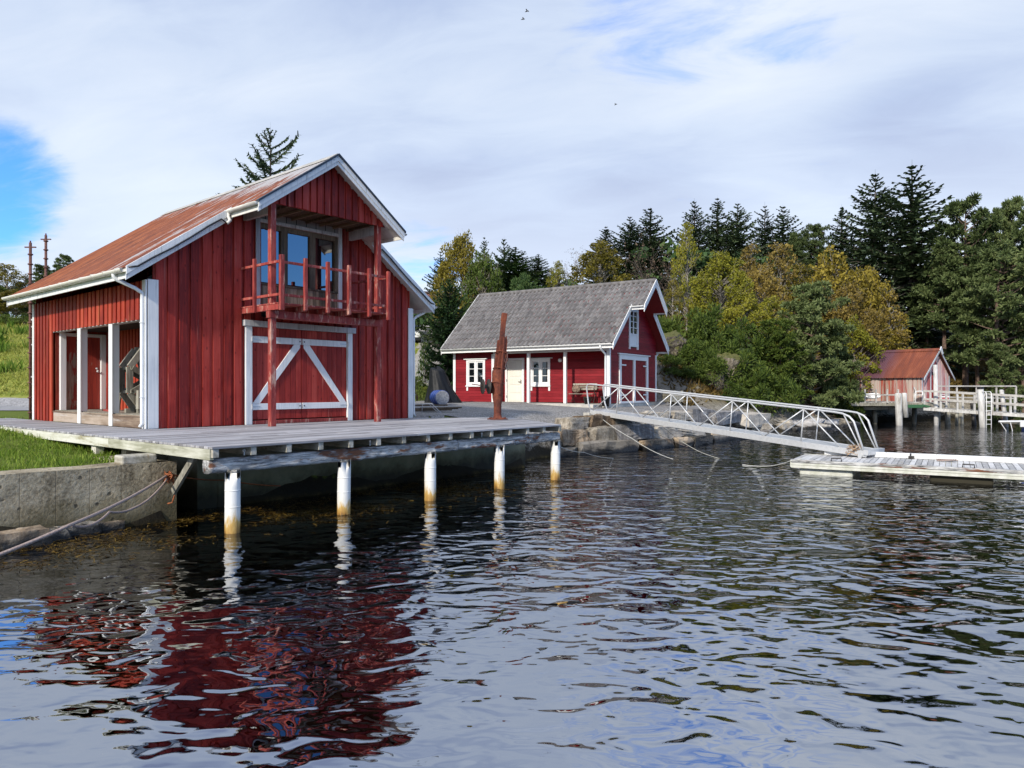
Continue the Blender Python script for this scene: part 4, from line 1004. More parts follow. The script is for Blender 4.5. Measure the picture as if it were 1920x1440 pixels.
# --- folding garden bench, table, pots on the porch
bn = thing('garden_bench', 'folding slatted wooden bench against the red wall of the cabin porch', 'bench', C(.42, 1.55, -.035), R(CANG))
mb = MB(); [mb.box(-.2+i*.085, -.2+i*.085+.07, -.62, .62, .43, .455) for i in range(5)]; mb.build('seat', M['grey_wood'], bn)
mb = MB(); [mb.box(.27, .29, -.62, .62, .62+i*.11, .70+i*.11) for i in range(3)]; mb.build('backrest', M['grey_wood'], bn)
for y in (-.5, .5):
    mb = MB(); mb.tube([(-.22, y, 0), (.22, y, .43), (.285, y, .93)], .014, 6); mb.build('leg', M['iron'], bn)
    mb = MB(); mb.tube([(.27, y, 0), (-.20, y, .43)], .014, 6); mb.build('leg', M['iron'], bn)
tb = thing('folding_table', 'small dark folding table on the cabin porch, right of the bench', 'table', C(.40, .62, -.035), R(CANG))
mb = MB(); [mb.box(-.26+i*.09, -.26+i*.09+.08, -.3, .3, .70, .722) for i in range(6)]; mb.build('table_top', M['grey_wood'], tb)
for y in (-.25, .25):
    mb = MB(); mb.tube([(-.25, y, 0), (.2, y, .70)], .013, 6); mb.tube([(.25, y, 0), (-.2, y, .70)], .013, 6); mb.build('leg', M['iron'], tb)
cu_ = MB(); cu_.ball((0, 0, 0), .2, 12, 8, (.55, 1.15, .95)); o = cu_.build('cushion', plain('patterned_cushion', (.30, .22, .16), .9, nscale=18, c2=(.05, .03, .03)), smooth=True); o.location = C(.60, 1.95, .63); o.rotation_euler = (0, 0, R(CANG)); tag(o, 'dark patterned cushion leaning on the porch bench', 'cushion')
def pot(name, label, loc, r, h):
    o = thing(name, label, 'pot', loc); m_ = MB(); m_.lathe([(r*.72, 0), (r, h*.93), (r*1.08, h*.93), (r*1.08, h), (r*.94, h), (r*.9, h*.86)], (0, 0, 0), 16); m_.build('pot', M['black'], o, smooth=True)
    s_ = MB(); rr = random.Random(int(r*1000)+3)
    for i in range(60):
        a = rr.uniform(0, 6.28); q = r*.8*rr.random()**.5; p = Vector((q*math.cos(a), q*math.sin(a), h*.86)); t = p+Vector((rr.uniform(-.08, .08), rr.uniform(-.08, .08), rr.uniform(.03, .14))); s_.add([p, p+Vector((.015, .01, 0)), t], [(0, 1, 2)])
    s_.build('plant', M['heather'], o, fix=False)
pot('plant_pot', 'smaller black plant pot standing below the porch table', C(-.05, 1.05, -.04), .17, .30); pot('plant_pot', 'larger black pot at the porch corner beside the downpipe', C(-.32, .02, -.12), .21, .42)

# ================================================================== rusty crane post on the deck
cr = thing('crane_post', 'rusty iron crane post with folded jib standing at the end of the deck', 'crane', W(933, 20.9, DECKZ), R(20))
lx = lambda px: (px-933)/FPX*20.9
def cz(py): return (788-py)/FPX*20.9
mb = MB(); mb.lathe([(.30, 0), (.30, .025), (.13, .05), (.105, .16), (.11, .2), (.11, .42), (.15, .62), (.165, .9), (.165, 1.36), (.15, 1.42), (.08, 1.45)], (0, 0, 0), 18)
for i in range(6): a = i*math.pi/3; mb.lathe([(.028, .02), (.028, .06)], (.23*math.cos(a), .23*math.sin(a), 0), 6)
mb.build('pedestal', M['rust'], cr, smooth=True)
tl = Vector((.21, 0, 2.95)); 
for s_ in (-1, 1):
    mb = MB(); mb.prism([(-.13, s_*.11, .75), (.13, s_*.11, .75), (.19, s_*.11, 1.5), (.275, s_*.09, 2.25), (.25, s_*.08, 2.42), (.14, s_*.09, 2.3), (-.03, s_*.11, 1.6)], (0, .025, 0)); mb.build('side_plate', M['rust'], cr, bevel=.004)
mb = MB(); mb.beam((.0, 0, 1.0), (.20, 0, 3.02), .12, .13); mb.beam((.18, 0, 2.85), (.215, 0, 3.08), .13, .15); mb.build('jib', M['rust'], cr, bevel=.012)
mb = MB(); mb.beam((.0, -.18, .72), (.18, -.10, 2.35), .05, .07); mb.beam((-.15, .10, .75), (.06, .08, 2.3), .05, .07); mb.build('strut', M['rust'], cr, bevel=.006)
mb = MB()
for z, x, r in ((1.48, .06, .19), (1.05, .0, .20), (1.95, .12, .17)): mb.tube([(x+r*math.cos(a), r*.85*math.sin(a), z+.03*math.sin(2*a)) for a in [2*math.pi*j/16 for j in range(17)]], .016, 6)
mb.build('band', M['rust'], cr, smooth=True)
mb = MB(); mb.lathe([(.03, -.1), (.22, -.1), (.22, -.085), (.06, -.08), (.06, .08), (.22, .085), (.22, .1), (.03, .1)], (-.36, 0, .95), 18, 'x'); mb.tube([(-.15, 0, .95), (-.50, 0, .95), (-.52, -.02, 1.02)], .022, 8); mb.tube([(-.50, 0, .95), (-.53, 0, 1.25), (-.60, 0, 1.25)], .016, 6); mb.build('winch', M['iron'], cr, smooth=True)
mb = MB(); mb.tube([(-.3, 0, .93), (-.62, 0, 1.0), (-.78, .02, 1.02)], .014, 6); mb.build('crank', M['rust_pole'], cr)
mb = MB(); mb.tube([(.26, -.1, 1.9), (.25, -.13, 1.7), (.20, -.14, 1.62), (.16, -.12, 1.70), (.18, -.1, 1.76)], .02, 8); mb.build('hook', M['rust_pole'], cr, smooth=True)

# ================================================================== gangway from the shore to the pontoon
gA = Vector((3.32, 27.6, 1.40)); gB = Vector((10.02, 20.0, .50)); gd_ = (gB-gA).normalized(); gs = gd_.cross(Vector((0, 0, 1))).normalized()   # gs: towards the near side
if gs.y > 0: gs = -gs
gup = gs.cross(gd_); gup = gup if gup.z > 0 else -gup; GLEN = (gB-gA).length
gw = thing('gangway', 'pale aluminium gangway with truss handrails sloping down to the floating pontoon', 'gangway', gA)
def G(t, s_, h): return gd_*(GLEN*t)+gs*s_+gup*h
HWG = .47
for s_ in (-1, 1):
    mb = MB(); mb.beam(G(0, s_*HWG, -.02), G(1, s_*HWG, -.02), .06, .17, gup); mb.build('side_beam', M['alu'], gw, bevel=.006)
    mb = MB(); hh = 1.03; zt = [(.0, .04), (-.014, .3), (-.028, hh-.14), (-.024, hh-.03), (-.01, hh)]
    pts = [G(a, s_*HWG, b) for a, b in zt]+[G(a, s_*HWG, hh) for a in (.2, .4, .6, .8, .90)]+[G(.925, s_*HWG, hh-.015), G(.945, s_*HWG, hh-.08), G(.958, s_*HWG, hh-.2), G(.992, s_*HWG, .04)]
    mb.tube(pts, .029, 10); mb.build('handrail', M['alu'], gw, smooth=True)
    nb = 4; e0, e1 = .01, .93
    nodes = [e0+(e1-e0)*i/nb for i in range(nb+1)]
    for i in range(nb):
        a, b = nodes[i], nodes[i+1]; c = (a+b)/2
        for q, (p0, p1) in enumerate((((a, .05), (c, hh-.02)), ((c, hh-.02), (b, .05)), ((c, .05), (c, hh-.02)))):
            mb = MB(); mb.tube([G(p0[0], s_*HWG, p0[1]), G(p1[0], s_*HWG, p1[1])], .019, 8); mb.build('truss_bar', M['alu'], gw, smooth=True)
    mb = MB(); mb.tube([G(.93, s_*HWG, hh-.05), G(.985, s_*HWG, .06)], .019, 8); mb.build('truss_bar', M['alu'], gw, smooth=True)
mb = MB(); n = 80
for i in range(n): 
    t0, t1 = i/n, (i+.94)/n; mb.hexa([G(t0, -HWG+.03, .03), G(t0, HWG-.03, .03), G(t1, HWG-.03, .03), G(t1, -HWG+.03, .03), G(t0, -HWG+.03, .055), G(t0, HWG-.03, .055), G(t1, HWG-.03, .055), G(t1, -HWG+.03, .055)])
for i in range(9): t0 = i/8.6; mb.beam(G(t0, -HWG, .062), G(t0, HWG, .062), .04, .015, gup)
mb.build('walkway', M['alu'], gw)
mb = MB(); mb.beam(G(1.0, -.55, .03), G(1.0, .55, .03), .12, .14, gup); mb.tube([G(.985, -.55, -.08), G(.985, .55, -.08)], .06, 10); mb.build('end_roller', M['alu'], gw)
mb = MB(); mb.beam(gs*-.6-gd_*.1, gs*.6-gd_*.1, .3, .5); o = mb.build('landing_block', M['concrete_slab'], None); o.location = gA-Vector((0, 0, .3)); tag(o, 'low concrete landing block carrying the upper end of the gangway', 'concrete block')

# ================================================================== floating pontoon
pd_ = Vector((.854, -.52, 0)); pn = Vector((.52, .854, 0)); PZ = .38; P0 = Vector((7.45, 19.28, 0)); PLEN, PWID = 9.2, 2.05
po = thing('pontoon', 'long floating pontoon of bleached boards with white edge beams', 'pontoon', P0, math.atan2(pd_.y, pd_.x))
mb = MB(); rnd = random.Random(4); x = .02
while x < PLEN: mb.box(x, x+.118, .12, PWID-.14, PZ-.035+rnd.uniform(-.003, .003), PZ+rnd.uniform(-.003, .004)); x += .13
mb.build('decking', M['pontoon_wood'], po, bevel=.003)
mb = MB(); mb.box(-.02, PLEN, .0, .11, PZ-.08, PZ+.005); mb.build('front_edge', M['log'], po, bevel=.008)
mb = MB(); mb.box(0, PLEN, -.035, -.002, PZ-.135, PZ-.085); mb.box(0, PLEN, -.02, .1, PZ-.215, PZ-.14); mb.box(-.03, .0, .0, PWID, PZ-.20, PZ-.04); mb.build('side_beam', M['float_white'], po, bevel=.006)
mb = MB(); mb.box(.55, PLEN, PWID-.13, PWID-.01, PZ+.002, PZ+.14); mb.build('kerb', M['white'], po, bevel=.01)
mb = MB(); mb.box(0, PLEN, PWID-.05, PWID, PZ-.25, PZ-.002); mb.build('back_beam', M['float_white'], po)
for x in (.18, 3.2, 6.2):
    mb = MB(); mb.box(x, x+1.3, .12, 1.95, -.25, PZ-.218); lab(mb.build('float', M['float_white'] if x < 1 else M['moss_concrete'], po, bevel=.05), 'white float block' if x < 1 else 'dark float block')
for x in (1.1, 4.0, 6.6):
    mb = MB(); mb.tube([(x-.12, .05, PZ+.0), (x-.12, .05, PZ+.08), (x+.12, .05, PZ+.08), (x+.12, .05, PZ)], .016, 7); mb.build('mooring_ring', M['iron'], po, smooth=True)
def PP(x, y, z=0): q = P0+pd_*x+pn*y; return Vector((q.x, q.y, z))
mb = MB(); mb.tube([(0.28*math.cos(a)*(1-.012*i), .14*math.sin(a)*(1-.012*i), .02+.012*(i % 9)*.3) for i, a in [(i, i*.35) for i in range(60)]], .016, 6); o = mb.build('rope_coil', M['rope'], smooth=True); o.location = PP(3.55, 1.5, PZ+.01); tag(o, 'flat coil of grey rope lying on the pontoon boards', 'rope')
mb = MB(); mb.box(-.25, .25, -.06, .06, 0, .07); mb.tube([(-.3, 0, .05), (-.1, .03, .12), (.15, -.02, .1), (.35, .04, .03)], .02, 6); o = mb.build('mooring_cleat', M['iron'], smooth=False); o.location = PP(2.75, 2.0, PZ+.005); o.rotation_euler = (0, 0, .9); tag(o, 'dark iron mooring cleat beside the pontoon kerb', 'cleat')
# ================================================================== ropes
def rope(name, label, pts, r, mt, sag=0.0, n=24, twist=False):
    P_ = [Vector(p) for p in pts]; out = []
    for a, b in zip(P_[:-1], P_[1:]):
        for i in range(n): t = i/n; q = a.lerp(b, t); q.z -= sag*4*t*(1-t)*(b-a).length; out.append(q)
    out.append(P_[-1]); m_ = MB(); m_.tube(out, r, 7); o = m_.build(name, mt, smooth=True); return tag(o, label, 'rope')
kn = B(-1.42, -4.10, .80)
rope('mooring_rope', 'thick pale mooring rope running taut from the quay corner to the lower left', [kn, W(130, 8.6, py=985), W(-60, 7.6, py=1062)], .022, M['rope'], .012)
rope('slack_rope', 'slacker second rope hanging in a loop below the taut mooring rope', [kn+Vector((.02, -.02, -.03)), W(252, 10.9, py=952), W(205, 10.3, py=960), W(135, 8.75, py=986)], .017, M['rope'], .05)
mb = MB(); rnd = random.Random(8)
for i in range(5): mb.tube([kn+Vector((rnd.uniform(-.05, .12), rnd.uniform(-.1, .02), rnd.uniform(-.14, .08))) for _ in range(9)], .013, 6)
mb.tube([kn+Vector((.10, -.03, -.08)), kn+Vector((.15, -.05, -.3)), kn+Vector((.10, -.06, -.46)), kn+Vector((.02, -.05, -.48))], .014, 6)
o = mb.build('rope_knot', M['rope_orange'], smooth=True); tag(o, 'tangled orange rope knot tied at the quay wall corner', 'rope')
rope('brown_rope', 'thin rusty brown rope stretching from the knot back under the deck', [kn+Vector((.1, 0, 0)), B(.0, -3.38, .52), B(1.2, -3.36, .28)], .012, M['rope_orange'], .02)
rope('shore_line', 'thin white line from the concrete landing down into the water', [W(1112, 26.6, py=771), W(1185, 24.9, py=822), W(1262, 22.9, py=861)], .009, M['rope_white'], .03)
rope('shore_line', 'thin pale line hanging from the middle of the gangway to the water', [W(1238, 26.0, py=796), W(1310, 24.5, py=846), W(1395, 22.5, py=866)], .008, M['rope_white'], .035)
rope('shore_line', 'thin dark line sagging across the stones under the gangway', [W(1185, 27.0, py=784), W(1230, 26.2, py=812), W(1290, 25.2, py=838)], .007, M['rope'], .02)
rope('pile_line', 'thin pale line from the last white pile to the water by the stones', [B(7.40, -5.6, .95), W(1095, 21.6, py=848), W(1150, 23.6, py=859)], .007, M['rope_white'], .02)
rope('pontoon_line', 'white line running from the pontoon corner low over the water', [PP(.25, .06, PZ+.03), PP(.0, -.02, PZ-.03), W(1440, 20.6, py=874), W(1392, 21.6, py=871)], .012, M['rope_white'], .02)
mb = MB(); rnd = random.Random(3); q0 = gB-gd_*.35+gs*.45
for i in range(6): mb.tube([q0+Vector((rnd.uniform(-.22, .22), rnd.uniform(-.2, .12), rnd.uniform(-.12, .22))) for _ in range(8)], .012, 6)
o = mb.build('rope_tangle', plain('tan_rope', (.48, .32, .19), .9, nscale=40), smooth=True); tag(o, 'tangled tan rope around the lower end of the gangway', 'rope')
# ================================================================== faded old boathouse by the pier
sh = thing('old_boathouse', 'small faded red boathouse with rusty roof behind the pier under the birches', 'boathouse', (SA.x, SA.y, SHZ), R(SANG))
SW, SLn, SC, SR, SS = 4.16, 5.4, 2.08, 3.42, .80
stop_ = lambda x: SR-SS*abs(x-SC)
mb = MB(); vboards(mb, mb, 'y', 0, -1, 0, SLn, .24, .17, lambda p: -.1, lambda p: 1.66, [(1.60, 2.52, -.2, 1.42)], seed=21); mb.build('side_wall', M['shed_wall'], sh)
mb = MB(); vboards(mb, mb, 'x', 0, -1, 0, SW, .24, .17, lambda p: -.1, lambda x: stop_(x)-.1, [(1.35, 2.15, -.2, 1.9)], seed=22); mb.build('gable_wall', M['shed_gable'], sh)
mb = MB(); vboards(mb, mb, 'y', SW, 1, 0, SLn, .24, .17, lambda p: -.1, lambda p: 1.66, seed=23); vboards(mb, mb, 'x', SLn, 1, 0, SW, .24, .17, lambda p: -.1, lambda x: stop_(x)-.1, seed=24); mb.build('rear_wall', M['shed_wall'], sh)
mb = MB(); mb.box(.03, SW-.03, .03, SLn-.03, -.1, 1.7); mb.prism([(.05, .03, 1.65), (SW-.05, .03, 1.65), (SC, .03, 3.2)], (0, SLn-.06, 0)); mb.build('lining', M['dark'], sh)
mb = MB(); [mb.box(-.03, .0, 1.62+i*.146, 1.62+i*.146+.14, -.05, 1.38) for i in range(6)]; mb.box(-.05, .02, 1.52, 2.6, 1.40, 1.48); mb.build('side_door', M['red_peel'], sh)
mb = MB(); [mb.box(1.37+i*.13, 1.37+i*.13+.125, -.03, 0, -.05, 1.7) for i in range(6)]; lab(mb.build('gable_door', M['red_door'], sh), 'red plank door in the gable')
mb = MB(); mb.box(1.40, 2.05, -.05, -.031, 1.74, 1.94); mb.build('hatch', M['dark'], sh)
for x0, x1 in ((-.06, .08), (SW-.08, SW+.06), (1.2, 1.33)): mb = MB(); mb.box(x0, x1, -.075, -.05, -.1, 1.7 if x0 < 1 or x0 > 3 else 2.5); mb.build('corner_board', M['grey_white'], sh)
mb = MB(); corrugated(mb, (-.28, SLn+.2), [0, 1.2, SC+.28], pitch=.11, sub=5, amp=.016, rz=SR, c=SC, sl=SS); sr = mb.build('roof', M['shed_roof'], sh, smooth=True, fix=False)
mb = MB(); mb.prism([(SC-.2, -.34, SR+.05-.2*SS), (SC, -.34, SR+.06), (SC+.2, -.34, SR+.05-.2*SS), (SC, -.34, SR+.02)], (0, SLn+.5, 0)); mb.build('ridge_cap', M['shed_roof'], sr)
for s_ in (-1, 1):
    q = lambda x, o: (x, -.29, stop_(x)-o)
    mb = MB(); mb.prism([q(SC, .02), q(SC+s_*(SC+.30), .02), q(SC+s_*(SC+.30), .17), q(SC, .17)], (0, -.03, 0)); mb.build('barge_board', M['grey_white'], sr)
mb = MB(); mb.beam((SC-.03, -.36, SR+.12), (SC+.26, -.36, SR-.32), .05, .16); mb.beam((SC+.03, -.38, SR+.1), (SC-.2, -.38, SR-.12), .04, .12); mb.build('gable_tip', M['white'], sr)

# ================================================================== pier
pr = thing('pier', 'grey timber pier on dark piles in front of the faded boathouse', 'pier', W(1684, 44.8, 0))
o0 = Vector(pr.location)
def Q(px, dep, z): return W(px, dep, z)-o0
PT = 1.42
mb = MB(); rnd = random.Random(5); n = 60
for i in range(n):
    a, b = i/n, (i+.93)/n
    f = lambda t: Q(1598+(1772-1598)*t, 44.6+.6*t, PT); g = lambda t: Q(1612+(1790-1612)*t, 48.6, PT+.02)
    dz = Vector((0, 0, -.05+rnd.uniform(-.004, .004)))
    mb.hexa([f(a)+dz, f(b)+dz, g(b)+dz, g(a)+dz, f(a), f(b), g(b), g(a)])
mb.build('decking', M['pier_wood'], pr)
mb = MB(); mb.beam(Q(1596, 44.6, PT-.14), Q(1774, 45.15, PT-.14), .10, .18); mb.beam(Q(1598, 45.6, PT-.42), Q(1690, 45.2, PT-.36), .2, .2); mb.build('edge_beam', M['grey_wood'], pr)
for px, dep, r in ((1758, 45.5, .13), (1776, 45.6, .15), (1795, 45.4, .09), (1801, 46.5, .15), (1823, 45.0, .12), (1640, 46.5, .14), (1715, 46.8, .14)):
    mb = MB(); b0 = Q(px, dep, PT-.06); mb.tube([b0, b0+Vector((rnd.uniform(-.1, .1)+(.25 if px == 1823 else 0), 0, -2.6))], [r, r*1.05], 10); mb.build('pile', M['grey_wood'] if px != 1823 else M['iron'], pr, smooth=True)
for px, z0, z1, r in ((1684, -1.2, 1.98, .195), (1695, .5, 2.0, .155)):
    mb = MB(); b0 = W(px, 44.3, 0)-o0; mb.tube([b0+Vector((.12, 0, z0)), b0+Vector((0, 0, z1-.06)), b0+Vector((0, 0, z1))], [r, r, r*.7], 16); mb.build('fender_post', M['post_white'], pr, smooth=True)
mb = MB(); b0 = W(1755, 44.4, 0)-o0; mb.tube([b0+Vector((.05, 0, -1.2)), b0+Vector((0, 0, 1)), b0+Vector((-.04, 0, 3.72))], [.14, .13, .12], 12); mb.build('tall_post', M['post_white'], pr, smooth=True)
for (px0, px1, dep) in ((1601, 1684, 44.7), (1757, 1905, 47.0)):
    for q in range(5):
        px = px0+(px1-px0)*q/4; mb = MB(); b0 = Q(px, dep, PT-.05); mb.beam(b0, b0+Vector((0, 0, .85 if px0 < 1700 else 1.05)), .09, .07, (0, 1, 0)); mb.build('rail_post', M['pier_wood'], pr)
    mb = MB(); h = .45 if px0 < 1700 else 1.0; mb.beam(Q(px0, dep-.06, PT+h), Q(px1, dep-.06, PT+h), .05, .08); 
    if px0 > 1700: mb.beam(Q(px0, dep-.06, PT+.3), Q(px1, dep-.06, PT+.2), .05, .08)
    mb.build('rail', M['pier_wood'], pr)
mb = MB(); mb.box(-.55, .35, -.06, .06, -.20, .0); mb.beam((.33, -.02, -.04), (.75, -.02, -.14), .1, .14); o = mb.build('green_plank', M['green_paint'], bevel=.01); o.location = W(1719, 44.2, 1.28); tag(o, 'green painted beam hung on the pier edge by the white posts', 'beam')
# wooden gangway to the right of the pier
wg = thing('wooden_gangway', 'whitewashed wooden gangway with rails running from the pier to the right edge', 'gangway', W(1732, 44.3, 0)); o1 = Vector(wg.location)
def wk(t, s_, h): 
    a = W(1732, 44.3, 1.12); b = W(1945, 40.4, .80); q = a.lerp(b, t)-o1; d = (b-a).normalized(); n = Vector((-d.y, d.x, 0)).normalized(); return q+n*s_+Vector((0, 0, h))
mb = MB(); n = 60
for i in range(n): a, b = i/n, (i+.93)/n; mb.hexa([wk(a, 0, -.03), wk(b, 0, -.03), wk(b, 1.4, -.03), wk(a, 1.4, -.03), wk(a, 0, 0), wk(b, 0, 0), wk(b, 1.4, 0), wk(a, 1.4, 0)])
mb.build('walkway', M['pier_wood'], wg)
for s_ in (0, 1.4):
    mb = MB(); mb.beam(wk(0, s_-.04, -.11), wk(1, s_-.04, -.11), .07, .16); mb.build('side_beam', M['post_white'], wg)
    for h in (.50, 1.0): mb = MB(); mb.beam(wk(0, s_-.05, h), wk(1, s_-.05, h-.02), .05, .11); mb.build('rail', M['pier_wood'], wg)
    for q in range(7): mb = MB(); mb.beam(wk(.005+q*.155, s_, -.1), wk(.005+q*.155, s_, 1.04), .10, .08, (0, 1, 0)); mb.build('rail_post', M['post_white'], wg)
for px, dep, zt, r, lean in ((1838, 42.0, 2.32, .17, .12), (1878, 42.9, 2.15, .12, .22)):
    o = thing('mooring_post', 'thickest white mooring post with dark cap beside the wooden gangway' if px < 1850 else 'thinner leaning white post right of the ladder on the wooden gangway', 'post', W(px, dep, 0))
    mb = MB(); mb.tube([(lean*2, 0, -1.6), (lean, 0, .4), (0, 0, zt-.04), (0, 0, zt)], [r, r, r*.96, r*.7], 14); mb.build('post', M['post_white'], o, smooth=True)
    mb = MB(); mb.lathe([(r*.98, zt-.10), (r*1.02, zt+.02), (r*.4, zt+.05)], (0, 0, 0), 14); mb.build('cap', M['black'] if px < 1850 else M['post_white'], o)
la = thing('pier_ladder', 'white tubular ladder standing against the wooden gangway', 'ladder', W(1858, 41.4, 0))
for s_ in (-.26, .02): mb = MB(); mb.tube([(s_, 0, -.7), (s_, 0, 2.0), (s_+.03, .12, 2.08), (s_+.03, .5, 2.08), (s_+.03, .62, 1.9), (s_+.03, .62, 1.0)], .022, 7); mb.build('side_rail', M['white_clean'], la, smooth=True)
for i in range(9): mb = MB(); mb.tube([(-.26, 0, -.3+i*.26), (.02, 0, -.3+i*.26)], .016, 6); mb.build('rung', M['white_clean'], la)
# floating dock at the right edge
fd = thing('floating_dock', 'low floating dock with white rail and blue float at the right edge', 'floating dock', W(1908, 39.2, 0))
mb = MB(); mb.box(-.2, 2.2, -.6, 1.0, .34, .46); mb.build('deck', M['grey_wood'], fd); mb = MB(); mb.lathe([(.27, -.0), (.29, .03), (.29, 1.1), (.27, 1.13)], (-.05, -.62, .08), 18, 'x'); lab(mb.build('float', M['blue'], fd, smooth=True), 'blue float')
mb = MB(); mb.box(-.3, 2.2, -.66, -.61, .22, .52); mb.build('edge_board', M['white'], fd); mb = MB(); mb.tube([(-1.35, -.5, .50), (2.2, -.5, .52)], .05, 8); mb.tube([(-1.3, -.5, .50), (-.9, -.5, -.1)], .02, 6); mb.tube([(-.75, -.5, .5), (-.6, -.5, -.1)], .02, 6); mb.build('rail', M['white_clean'], fd)
# things on the pier
ch = thing('plastic_chair', 'white plastic garden chair on the pier behind the fender posts', 'chair', W(1724, 45.6, PT), R(70))
mb = MB(); mb.box(-.22, .22, -.2, .2, .42, .45); mb.build('seat', M['white_clean'], ch, bevel=.02)
mb = MB(); mb.prism([(-.24, .2, .44), (.24, .2, .44), (.25, .27, .8), (.15, .30, .93), (-.15, .30, .93), (-.25, .27, .8)], (0, .03, 0)); mb.build('backrest', M['white_clean'], ch, bevel=.015)
for x in (-.24, .24):
    mb = MB(); mb.tube([(x, .24, .66), (x*1.08, -.02, .68), (x, -.22, .64)], .026, 8); mb.build('armrest', M['white_clean'], ch, smooth=True)
    for y in (-.22, .24): mb = MB(); mb.tube([(x*1.08, y*1.1, 0), (x, y, .66)], .028, 8); mb.build('leg', M['white_clean'], ch, smooth=True)
cb = thing('cool_box', 'red cool box with white lid beside the faded boathouse gable', 'cool box', W(1768, 45.9, PT)); mb = MB(); mb.box(-.28, .28, -.18, .18, 0, .28); mb.build('box', M['red_plastic'], cb, bevel=.03); mb = MB(); mb.box(-.30, .30, -.2, .2, .282, .36); mb.tube([(-.24, 0, .34), (-.2, 0, .46), (.2, 0, .46), (.24, 0, .34)], .015, 6); mb.build('lid', M['white_clean'], cb, bevel=.02)
dg = thing('dinghy', 'small white dinghy lying tilted on the pier left of the posts', 'boat', W(1630, 45.4, PT+.02), R(8))
dg.scale = (.62, .62, .62)
mb = MB(); st = []; n = 14
for i in range(n+1):
    t = i/n; x = -1.1+2.2*t; wd = .48*(1-(2*t-1)**4)**.5*(1 if t > .5 else .9)+.02; dp = .32*(1-.4*(2*t-1)**2)
    st.append([(x, wd*math.sin(a), .35-dp*math.cos(a)+.14*(2*t-1)**2) for a in [-math.pi/2+math.pi*j/8 for j in range(9)]])
mb.add([p for s_ in st for p in s_], [(i*9+j, i*9+j+1, (i+1)*9+j+1, (i+1)*9+j) for i in range(n) for j in range(8)]); hl = mb.build('hull', M['white_clean'], dg, smooth=True); so = hl.modifiers.new('skin', 'SOLIDIFY'); so.thickness = .03; hl.rotation_euler = (R(25), 0, 0); hl.location = (0, 0, .30)
mb = MB(); mb.box(-.12, .12, -.4, .4, .24, .27); th_ = mb.build('thwart', M['pier_wood'], dg); th_.rotation_euler = (R(25), 0, 0); th_.location = (0, 0, .30)

# ================================================================== around the big boathouse
# old wooden net reel in the recess
nr = thing('net_reel', 'old grey octagonal wooden net reel standing in the open bay of the large boathouse', 'net reel', B(.80, 1.75, DECKZ+.30), R(BANG))
RX, RV, CZ = .52, .74, .80
oc = [(RX*math.cos(math.pi/8+i*math.pi/4)/math.cos(math.pi/8), RV*math.sin(math.pi/8+i*math.pi/4)/math.cos(math.pi/8)+CZ) for i in range(8)]
for y in (-.12, .34):
    rim = MB()
    for i in range(8):
        a, b_ = oc[i], oc[(i+1) % 8]; rim.beam((a[0], y+.004*(i % 2), a[1]), (b_[0], y+.004*(i % 2), b_[1]), .06, .15, Vector((a[0]+b_[0], 0, a[1]+b_[1]-2*CZ)))
    rim.build('rim', M['grey_wood'], nr, bevel=.006)
    for i in range(4):
        a, b_ = oc[i], oc[i+4]; mb = MB(); yy = y-.055-.012*i; mb.beam((a[0]*.95, yy, CZ+(a[1]-CZ)*.95), (b_[0]*.95, yy, CZ+(b_[1]-CZ)*.95), .05, .13, (1, 0, .01) if abs(a[0]-b_[0]) < .3 else (0, 0, 1)); mb.build('spoke', M['grey_wood'], nr, bevel=.005)
for i in range(8): mb = MB(); mb.beam((oc[i][0]*.93, -.20, CZ+(oc[i][1]-CZ)*.93), (oc[i][0]*.93, .42, CZ+(oc[i][1]-CZ)*.93), .08, .07); mb.build('slat', M['grey_wood'], nr, bevel=.005)
mb = MB(); mb.box(-.40, .50, -.30, -.18, 0, .10); mb.box(-.40, .50, .40, .5, 0, .10); mb.tube([(0, -.34, CZ), (0, .5, CZ)], .05, 10); mb.box(-.40, -.28, -.30, -.16, .1, .55); mb.build('axle_frame', M['grey_wood'], nr, bevel=.005)
o = MB(); o.beam((0, -.55, 0), (0, .45, .0), .16, .05); o = o.build('loose_plank', M['red_rail'], bevel=.005); o.location = B(.55, 3.6, DECKZ+.33); o.rotation_euler = (0, 0, R(BANG-12)); tag(o, 'short red plank lying on the floor of the open bay', 'plank')
o = MB(); o.beam((0, 0, 0), (.12, -.05, .62), .14, .06, (0, 1, 0)); o.beam((.0, -.08, .45), (.3, .3, .62), .1, .05); o = o.build('timber_offcut', M['grey_wood'], bevel=.005); o.location = B(.25, 2.35, DECKZ+.32); tag(o, 'grey timber offcut leaning by the white bay post', 'timber')
# two rusty poles
def pole(px, dep, top_y, label, brackets, ground_z):
    o = thing('iron_pole', label, 'pole', W(px, dep, ground_z)); H = EYE+(HOR-top_y)/FPX*dep-ground_z
    m_ = MB(); m_.tube([(0, 0, -.3), (0, 0, H)], .042, 10); m_.build('shaft', M['rust_pole'], o, smooth=True)
    z = .25
    while z < H-.2: m_ = MB(); m_.lathe([(.045, z-.03), (.075, z-.015), (.075, z+.015), (.045, z+.03)], (0, 0, 0), 10); m_.build('collar', M['rust_pole'], o, smooth=True); z += .46 if int(z*10) % 3 else .30
    m_ = MB(); m_.beam((-.17, 0, H-.14), (.17, 0, H-.14), .05, .035); m_.tube([(0, 0, H-.1), (0, 0, H+.06)], .022, 6); m_.build('cross_arm', M['rust_pole'], o)
    for z in brackets: m_ = MB(); m_.beam((0, .0, z), (.50, .0, z+.03), .05, .04); m_.beam((0, .0, z-.22), (.48, .0, z-.14), .04, .035); m_.beam((.36, 0, z+.03), (.36, 0, z-.16), .05, .05); m_.build('bracket', M['grey_white'], o)
